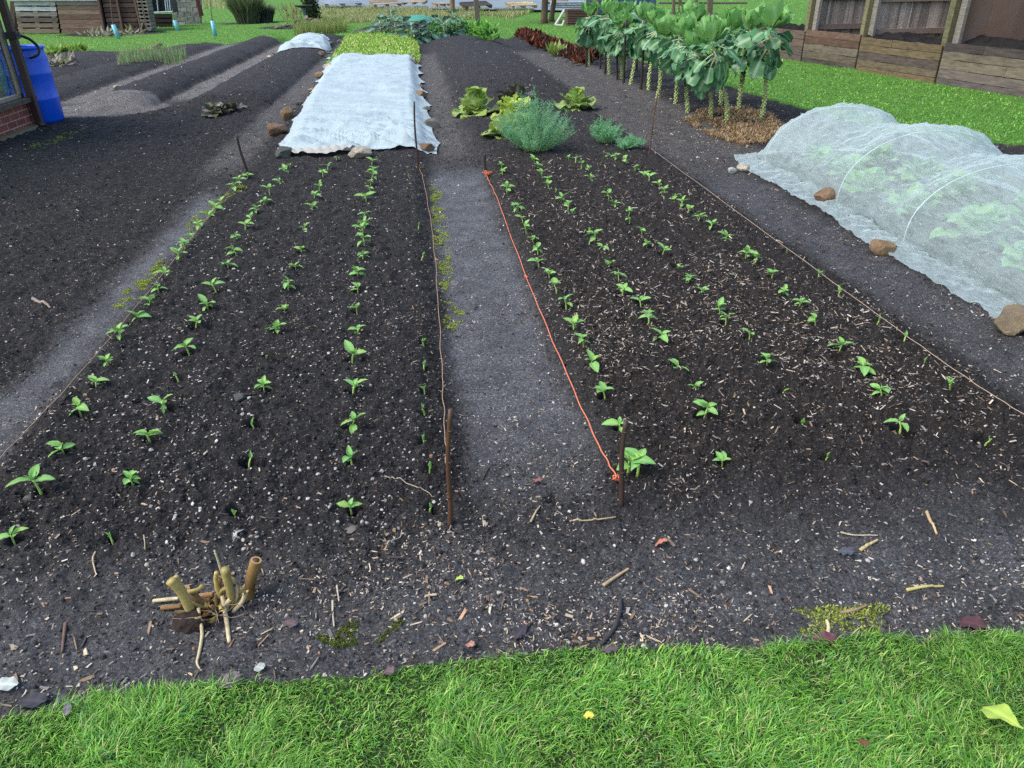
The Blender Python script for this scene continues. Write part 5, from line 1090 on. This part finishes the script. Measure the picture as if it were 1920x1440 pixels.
# ------------------------------------------------------------------ far strip: plastic sheet, pallets, posts
def far_things():
    A = [G(585, 17), G(1120, 25), G(1180, 1), G(585, -1)]; nu, nv_ = 120, 60; u, v = np.meshgrid(np.linspace(0, 1, nu), np.linspace(0, 1, nv_)); P = (A[0]*(1-u[..., None])+A[1]*u[..., None])*(1-v[..., None])+(A[3]*(1-u[..., None])+A[2]*u[..., None])*v[..., None]
    P[..., 2] = ground_z(P[..., 0].ravel(), P[..., 1].ravel()).reshape(u.shape)+.10+.35*np.abs(fbm(P[..., 0]*.6, P[..., 1]*.25, 401, 4)-.5)*sst(0, .1, v)
    idx = np.arange(nu*nv_).reshape(nv_, nu); Q = np.stack([idx[:-1, :-1], idx[:-1, 1:], idx[1:, 1:], idx[1:, :-1]], -1).reshape(-1, 4)
    link('plastic_sheet', np_mesh('plastic_sheet', P.reshape(-1, 3), Q), None, M_flat('black_plastic', (.035, .045, .065), .25, 1.0, .3, .3, .6), label='wrinkled black plastic sheet covering the ground in the far distance', cat='plastic sheet')
    for (x, y, w, c, l) in ((722, 8, 46, (.30, .24, .17), 'weathered pallet lying leftmost on the far black sheet'), (778, 7, 38, (.38, .30, .20), 'pale pallet between two others on the black sheet'), (830, 11, 30, (.33, .27, .20), 'small pallet just left of the far tree trunk'), (892, 12, 46, (.20, .15, .11), 'brown pallet behind the thin upright post'), (977, 12, 44, (.50, .40, .24), 'yellowish new pallet tilted on the black sheet'), (1046, 6, 34, (.30, .25, .2), 'grey pallet at the right end of the black sheet'), (640, 8, 60, (.34, .40, .46), 'pale blue grey pallet at the left end of the black sheet')):
        g = G(x, y, .3); k = F/np.linalg.norm(g-np.array((0, 0, CH))); W = w/k; m = MB()
        for q in range(6): m.box((0, (q-2.5)*W*.17, .13), (W, W*.12, .025), None, np.array(c)*U(.8, 1.2), .01)
        for q in (-1, 0, 1): m.box((q*W*.44, 0, .055), (W*.1, W*.95, .11), None, np.array(c)*.7)
        o = m.build('pallet', WOODX, None, False, label=l, cat='pallet', group='pallets on the far black sheet'); o.location = g; o.rotation_euler = (.12 if x in (977, 892, 722) else .05, U(-.05, .05), U(-.3, .3))
    for (b, t, w, c, l, nm) in (((896, 51), (891, -30), 8, (.13, .11, .085), 'thin upright wooden post behind the leafy herbs', 'wooden_post'), ((1119, 51), (1119, -30), 4, (.22, .17, .10), 'slim brown pole in front of the corrugated sheets', 'wooden_post')):
        g = S(*b); q = PY(*t, g[1]); k = F/np.linalg.norm(g-np.array((0, 0, CH))); m = MB(); m.beam(g-(0, 0, .2), q, w/k, w/k, c, (0, 1, 0), .01); m.build(nm, WOOD, None, False, label=l, cat='post')
    for (b, t, w, l) in (((849, 26), (838, -60), 9, 'slender bare tan trunk behind the broccoli mound'), ((1021, 45), (1012, -60), 12, 'left of two dark leaning trunks on the far lawn'), ((1034, 42), (1036, -60), 9, 'right of two dark trunks on the far lawn')):
        g = S(*b); q = PY(*t, g[1]); k = F/np.linalg.norm(g-np.array((0, 0, CH))); e = empty('tree', g, 0, label=l, cat='tree'); m = MB(); T = q-g; m.tube([(0, 0, -.2), T*.1, T*.45+np.array((.1, 0, 0)), T], [w/k*.75, w/k*.5, w/k*.45, w/k*.35], 9, (.12, .09, .06) if b[0] > 900 else (.26, .18, .11)); m.tube([T*.5, T*.7+np.array((.5, .2, .2))], [w/k*.3, w/k*.15], 6, (.12, .09, .06)); m.build('trunk', BARK, e, True)
        V, Q, C = crown(900, tuple(T+np.array((0, 0, 1.0))), (1.6, 1.5, 1.1), .3, [(.05, .09, .02), (.10, .14, .03), (.2, .17, .05)]); link('crown', np_mesh('crown', V, Q, C, False), e, GRM)
    Y = G(1085, 49)[1]; m = MB()
    for k in range(7): px_board(m, Y, 1062, 1116, 17+k*4.5, 20.6+k*4.5, .5, np.array((.105, .055, .045)), .4)
    m.build('sheet_stack', PLAIN, None, False, label='brown corrugated panels stacked beside the white frame', cat='panel stack')
    m = MB(); m.tube([PY(1041, 47, Y-.2), PY(1058, 19, Y-.2)], .045, 6, (.55, .52, .47)); m.tube([PY(1041, 47, Y-.2), PY(1054, 48, Y-.25), PY(1058, 38, Y-.25)], .045, 6, (.55, .52, .47)); m.build('metal_frame', PLAIN, None, False, label='white angled metal frame leaning by the brown panels', cat='frame')
    m = MB(); Y2 = G(1075, 34)[1]
    for k in range(4): px_board(m, Y2, 1034+k, 1110, 3+k*3.6, 5.4+k*3.6, .8, (.40, .46, .50), .3)
    m.build('board_stack', WOODX, None, False, label='pale grey boards stacked behind the brown corrugated panels', cat='board stack')
    m = MB(); g = G(1160, 36); k = F/np.linalg.norm(g-np.array((0, 0, CH))); V, Fc = ICO[3]; V = V.copy(); V[:, 2] = np.sign(V[:, 2])*np.abs(V[:, 2])**.5; V[:, 0] = np.sign(V[:, 0])*np.abs(V[:, 0])**.6
    m.arr(V*np.array((58/k, 1.2, 34/k))+np.array((0, 0, 10/k))+.03*RNG.normal(size=V.shape), Fc.tolist(), (.035, .075, .13)); o = m.build('tarpaulin', PLAIN, None, True, label='dark blue tarpaulin covered heap behind the sprout crowns', cat='tarpaulin'); o.location = g
    fc = MB()
    for i, x in enumerate((1262, 1274, 1288, 1304, 1330)):
        g = G(x, 62); q = PY(x+2, -30, g[1]); fc.beam(g, q, .16 if i == 4 else .08, .08, (.15, .12, .09), (0, 1, 0), .01)
    g0 = G(1240, 62); fc.beam(PY(1235, 24, g0[1]), PY(1420, 28, g0[1]), .12, .05, (.30, .27, .22)); fc.beam(PY(1235, 6, g0[1]), PY(1400, 6, g0[1]), .12, .05, (.14, .11, .09))
    fc.build('rail_fence', WOOD, None, False, label='old timber rail fence behind the brussels sprouts', cat='fence')
far_things()
# ------------------------------------------------------------------ foreground debris one can point at
STRAWM = M_attr('dry_stalk', 0.6, 40, 0.4, 0.4, 0.003, 0.35)
def stump():
    g = S(398, 1153); e = empty('cut_plant_stump', g, 0, label='clump of cut yellow dry stalks left in the soil at the front', cat='plant stump'); k = F/np.linalg.norm(g-np.array((0, 0, CH)))
    Y3 = lambda px, py, dy=0.0: PY(px, py, g[1]+dy)-g
    yel = (.42, .33, .11); org = (.33, .19, .07); pal = (.55, .46, .27)
    defs = [([(358, 1142), (340, 1110), (320, 1088)], [.013, .013, .014], yel, 0), ([(350, 1120), (338, 1098), (330, 1080)], [.007, .007, .006], yel, .01), ([(440, 1150), (432, 1112), (422, 1066)], [.010, .010, .011], (.34, .27, .09), .02),
            ([(408, 1105), (405, 1090), (406, 1073)], [.006, .006, .006], yel, .03), ([(420, 1085), (410, 1055), (402, 1032)], [.004, .003, .002], pal, .03), ([(332, 1110), (355, 1110), (372, 1105), (380, 1098)], [.006, .007, .006, .006], yel, -.03),
            ([(370, 1120), (385, 1130), (400, 1148)], [.006, .008, .008], org, -.04), ([(392, 1130), (410, 1112), (430, 1098), (437, 1086)], [.006, .006, .006, .008], yel, -.03), ([(405, 1150), (412, 1135), (424, 1120), (420, 1110), (434, 1098)], [.005]*5, yel, -.05),
            ([(375, 1148), (395, 1155), (410, 1150)], [.007, .009, .009], org, -.06), ([(422, 1137), (426, 1170), (431, 1208)], [.006, .006, .005], pal, -.08), ([(377, 1157), (380, 1190), (374, 1225), (370, 1245), (376, 1257)], [.0045, .0045, .004, .003, .002], pal, -.1),
            ([(306, 1150), (325, 1155), (345, 1153)], [.007, .007, .006], org, -.03), ([(305, 1180), (330, 1172), (350, 1170)], [.005, .006, .005], pal, -.06), ([(445, 1150), (430, 1140), (420, 1125)], [.007, .008, .006], (.28, .17, .07), -.02), ([(352, 1152), (350, 1135)], [.006, .007], yel, -.02)]
    for pts, r, c, dy in defs:
        if len(pts) > 3 and dy < -.07 or (pts[-1][1] > 1200):   # stalks lying on the ground towards the viewer
            P = [S(*p)-g+np.array((0, 0, .006)) for p in pts]; P[0][2] += .02
        else:
            P = [Y3(p[0], p[1], abs(dy)) for p in pts]
            for q in P: q[2] = max(q[2], .008)
            if pts[0][1]-pts[-1][1] > 12: P[0] = P[0]+np.array((0, 0, -.03))
        m = MB(); m.tube(spline(P, 16) if len(P) > 2 else P, np.interp(np.linspace(0, 1, 16), np.linspace(0, 1, len(r)), r) if len(P) > 2 else r, 9, np.array(c)); m.build('stalk', STRAWM, e, True)
    g2 = S(462, 1126); m = MB(); T = PY(480, 1050, g2[1])-g2; V, Fc = tube_arr([(0, 0, -.04), T*.45, T*.46, T*.9, T], [.014, .014, .0155, .015, .015], 12, False); m.arr(V, Fc, (.33, .20, .07)); V, Fc = tube_arr([T, T*.85], [.010, .009], 12, True); m.arr(V, Fc, (.10, .055, .03)); V, Fc = tube_arr([T*.995, T*1.0], [.015, .010], 12, False); m.arr(V, Fc, (.55, .33, .13))
    o = m.build('cut_cane', STRAWM, None, True, label='thick hollow cut stalk standing upright right of the stump', cat='cut stalk'); o.location = g2
    for q in range(26):                        # broken and split ends standing every way
        a = U(0, 6.28); r0 = U(.0, .055); L = U(.03, .085); til = U(.1, 1.1); o = np.array((r0*math.cos(a)+.01, r0*math.sin(a)*.8+.01, 0)); dd = np.array((math.cos(a)*math.sin(til), math.sin(a)*math.sin(til), math.cos(til))); rad = U(.003, .0085)
        c = np.array([yel, pal, org, (.26, .17, .08)][q % 4])*U(.7, 1.2); P = [o-dd*.02, o+dd*L*.5+RNG.normal(0, .004, 3), o+dd*L]; m = MB(); V, Fc = tube_arr(spline(P, 7), [rad*1.1]*6+[rad*.9], 8, False)
        V[-8:] += dd*U(-.012, .010, 8)[:, None]; m.arr(V, Fc, c); V, Fc = tube_arr([P[2]-dd*.012, P[2]-dd*.010], [rad*.8, rad*.75], 7, True); m.arr(V, Fc, c*.45); m.build('stalk', STRAWM, e, True)
    for q in range(14):
        a = U(0, 6.28); o = np.array((U(-.05, .05), U(-.05, .03), .01)); P = [o+np.array((math.cos(a)*d+U(-.008, .008), math.sin(a)*d*.7, U(.002, .02))) for d in (0, .03, .06, .09)]; m = MB(); m.tube(spline(P, 12), .0011, 5, (.24, .18, .12)); m.build('root', STRAWM, e, True)
    m = MB(); P = [S(*p)+(0, 0, .012+.02*math.sin(i)) for i, p in enumerate([(400, 1080), (380, 1100), (350, 1105), (310, 1112), (294, 1135), (305, 1148), (335, 1135)])]; m.tube(spline(P, 40), .0016, 5, (.20, .16, .11)); m.build('root', STRAWM, e, True)
    m = MB(); m.arr(*[(lambda V, Fc: (V*np.array((.05, .04, .03))*(1+.3*(fbm(V[:, 0]*3, V[:, 1]*3+V[:, 2]*2, 7)-.5))[:, None], Fc.tolist()))(*ICO[3])][0], (.03, .022, .017)); o = m.build('root_ball', SOILM, e, False); o.location = S(362, 1168)-g
stump()
DLM = {}
def dead_leaf(px, wpx, col, label, shape='oval', curl=1.0, lift=.004, asp=.6, az=None, lobes=False):
    key = tuple(col)
    if key not in DLM: DLM[key] = M_leaf('fallen_leaf', tuple(np.array(col)*.7), tuple(np.array(col)*1.15), tuple(np.minimum(1, np.array(col)*1.6)), .5, .15, 50, .4)
    g = S(*px); k = F/np.linalg.norm(g-np.array((0, 0, CH))); L = wpx/k; V, Fc, C = leaf_arr(L, L*asp, 10, 3, shape, .3*curl, .9*curl, L*.05, 2.5, seed=int(px[0]))
    if lobes: V[:, 0] *= .55+.55*np.abs(np.sin(V[:, 1]/L*7.5+.5))
    V[:, 1] -= L/2; me = np_mesh('fallen_leaf', V, np.array(Fc), C); me.materials.append(DLM[key]); V[:, 2] -= V[:, 2].min()
    o = link('fallen_leaf', me, None, None, label=label, cat='fallen leaf'); o.location = g+np.array((0, 0, lift+.008+.012*curl)); o.rotation_euler = (U(-.2, .2), U(-.2, .2), az if az is not None else U(0, 6)); return o
MAR = (.085, .035, .04)
for a in [((1815, 1172), 44, MAR, 'maroon fallen leaf on the soil by the right turf edge', 'oval', 1.0, .004, .7, .7), ((1542, 1210), 40, (.10, .035, .045), 'dark red fallen leaf touching the turf at front right', 'oval', .8, .012, .6, 1.2), ((1236, 1026), 26, (.45, .17, .10), 'small orange leaf scrap on the soil right of the path', 'oval', 1.0, .004, .6, 1.3),
          ((880, 1217), 26, (.40, .20, .14), 'pinkish tan leaf near the turf at the foot of the path', 'oval', .8, .004, .6, .5), ((1006, 906), 19, (.22, .08, .075), 'small reddish leaf lying on the middle path', 'lance', .8, .004, .6, 1.3), ((858, 1094), 24, (.36, .50, .10), 'bright yellow green leaf scrap left of the path', 'round', 1.2, .004, .7, 1),
          ((978, 1192), 46, (.055, .045, .055), 'long dark purple leaf flat on the path near the turf', 'lance', .2, .003, .45, -.6), ((60, 1318), 52, (.045, .045, .05), 'large dark grey leaf at the front left turf edge', 'oval', .3, .003, .6, 1.2), ((435, 1298), 38, (.10, .075, .09), 'purple grey leaf at the turf edge below the stump', 'oval', .5, .004, .7, 2, True), ((545, 1177), 28, (.13, .09, .085), 'lobed dull brown leaf right of the stump', 'round', .3, .003, .9, 1, True),
          ((138, 1352), 30, (.15, .14, .15), 'narrow grey leaf standing at the left turf edge', 'lance', .5, .02, .4, .3), ((1858, 1382), 62, (.40, .55, .09), 'large yellow green torn leaf lying on the turf', 'spoon', .6, .045, .65, .25), ((1602, 1432), 22, (.20, .06, .04), 'small red brown leaf low in the turf', 'oval', 1, .04, .6, .2), ((1100, 1385), 20, (.55, .48, .06), 'yellow scrap of leaf in the turf centre', 'oval', 1, .045, .7, 1.2, True),
          ((725, 1278), 34, (.12, .08, .085), 'crinkled brown leaf by the turf left of the path', 'oval', 1.2, .004, .7, 1, True), ((1140, 1234), 34, (.11, .075, .085), 'purple brown leaf by the turf right of the path', 'oval', .5, .004, .6, 1.6, True), ((1582, 1046), 26, (.07, .075, .09), 'blue grey lobed leaf on the soil at front right', 'round', .5, .004, .8, 1, True), ((12, 1292), 40, (.45, .50, .46), 'pale grey green leaf at the left frame edge', 'oval', .3, .004, .6, 1.4), ((488, 1257), 20, (.35, .38, .34), 'small pale round leaf near the turf below the stump', 'round', .2, .004, .9, 1), ((1060, 1345), 1, MAR, '', 'oval')][:-1]: dead_leaf(*a)
def twig(px, r, col, label, lift=.004, cat='twig', name='twig', taper=.6, sub=None):
    C = spline([S(*p)+(0, 0, lift) for p in px], 24); C[:, 2] = np.maximum(C[:, 2], ground_z(C[:, 0], C[:, 1])+r*.7); rr = r*(1-(1-taper)*np.linspace(0, 1, 24)); m = MB(); m.tube(C, rr, 7, np.array(col)); return m.build(name, STRAWM, None, True, label=label, cat=cat)
STR = (.45, .35, .20)
for a in [([(1068, 982), (1110, 980), (1155, 974)], .0032, STR, 'long straw lying across the soil below the orange knot'), ([(1131, 1100), (1155, 1085), (1178, 1070)], .0055, (.42, .30, .17), 'split piece of cane near the path foot'), ([(1120, 1216), (1150, 1185), (1162, 1150), (1164, 1125)], .0075, (.045, .042, .045), 'curved strip of dark bark at the path foot'),
          ([(1575, 1002), (1600, 1006), (1645, 1008)], .0030, (.50, .42, .28), 'pale bent stalk at front right'), ([(1612, 1034), (1628, 1026), (1644, 1018)], .0060, (.50, .40, .20), 'short yellow split stalk at front right'), ([(720, 1030), (735, 1020), (750, 1006), (754, 994)], .0028, (.38, .30, .20), 'pale wiggly root near the front of the left bed'),
          ([(722, 902), (760, 910), (800, 930), (812, 938)], .0020, (.34, .28, .21), 'thin forked twig left of the bamboo cane'), ([(1698, 1112), (1730, 1108), (1768, 1102)], .0050, (.50, .44, .16), 'bundle of yellow stalk at front right'), ([(1735, 966), (1745, 982), (1757, 1000)], .0055, (.46, .34, .18), 'splintered wood piece on the right bed front'), ([(1575, 1152), (1600, 1150), (1624, 1140)], .0050, (.32, .22, .13), 'brown twig lying near the right turf'),
          ([(995, 985), (1005, 972), (1013, 960)], .0038, STR, 'short straw on the middle path'), ([(1548, 1200), (1552, 1185), (1548, 1170)], .0060, (.50, .42, .28), 'flat pale bark strip touching the right turf'), ([(625, 1132), (625, 1155), (627, 1178)], .0036, (.48, .42, .30), 'upright straw right of the stump'), ([(632, 1100), (634, 1115), (636, 1130)], .0032, (.48, .42, .30), 'short straw behind another right of the stump'), ([(180, 1038), (178, 1060), (182, 1082)], .0030, (.45, .36, .22), 'curved straw left of the stump'), ([(270, 1004), (273, 1020), (274, 1036)], .0024, (.42, .34, .22), 'thin straw above the stump'), ([(124, 1170), (120, 1195), (118, 1226)], .0050, (.16, .10, .075), 'brown bark sliver at front left'), ([(65, 570), (80, 574), (96, 580)], .0100, (.24, .19, .15), 'short stick on the left path'), ([(905, 900), (915, 885), (924, 873)], .0028, (.05, .045, .045), 'dark bent twig on the middle path'), ([(436, 742), (462, 740), (480, 738)], .0040, (.06, .05, .045), 'dark stick beside the clod in the left bed')]: twig(*a)
m = MB()
g = S(445, 1012)
for q in range(9): m.tube(spline([g+np.array((U(-.012, .012), U(-.02, .0), .004)), g+np.array((U(-.01, .01), .0, .018)), g+np.array((-.015+.004*q, .035, .006))], 8), .0008, 4, (.55, .53, .48))
m.build('dried_roots', STRAWM, None, True, label='small tuft of white dried roots in the left bed front', cat='roots')
# ------------------------------------------------------------------ light
w = bpy.data.worlds.new('World'); SC.world = w; w.use_nodes = True; nt = w.node_tree; bg = nt.nodes['Background']; sky = nt.nodes.new('ShaderNodeTexSky'); sky.sky_type = 'NISHITA'; sky.sun_disc = False
ELE, ROT = math.radians(52), math.radians(-105)
sky.sun_elevation = ELE; sky.sun_rotation = ROT; sky.air_density = 1.0; sky.dust_density = 2.5; sky.ozone_density = 1.0; nt.links.new(sky.outputs[0], bg.inputs[0]); bg.inputs[1].default_value = 0.15
sl = bpy.data.lights.new('sun', 'SUN'); sl.energy = 1.3; sl.angle = math.radians(35); sl.color = (1.0, .96, .90); so = bpy.data.objects.new('sun', sl); COL.objects.link(so)
dv = Vector((math.sin(ROT)*math.cos(ELE), math.cos(ROT)*math.cos(ELE), math.sin(ELE))); so.rotation_euler = dv.to_track_quat('Z', 'Y').to_euler()
vs = SC.view_settings; vs.view_transform = 'Standard'; vs.look = 'None'; vs.gamma = 1; vs.use_curve_mapping = False; vs.exposure = 1.0
SC.render.engine = 'CYCLES'; SC.cycles.max_bounces = 6; SC.cycles.transparent_max_bounces = 12; SC.cycles.use_denoising = False
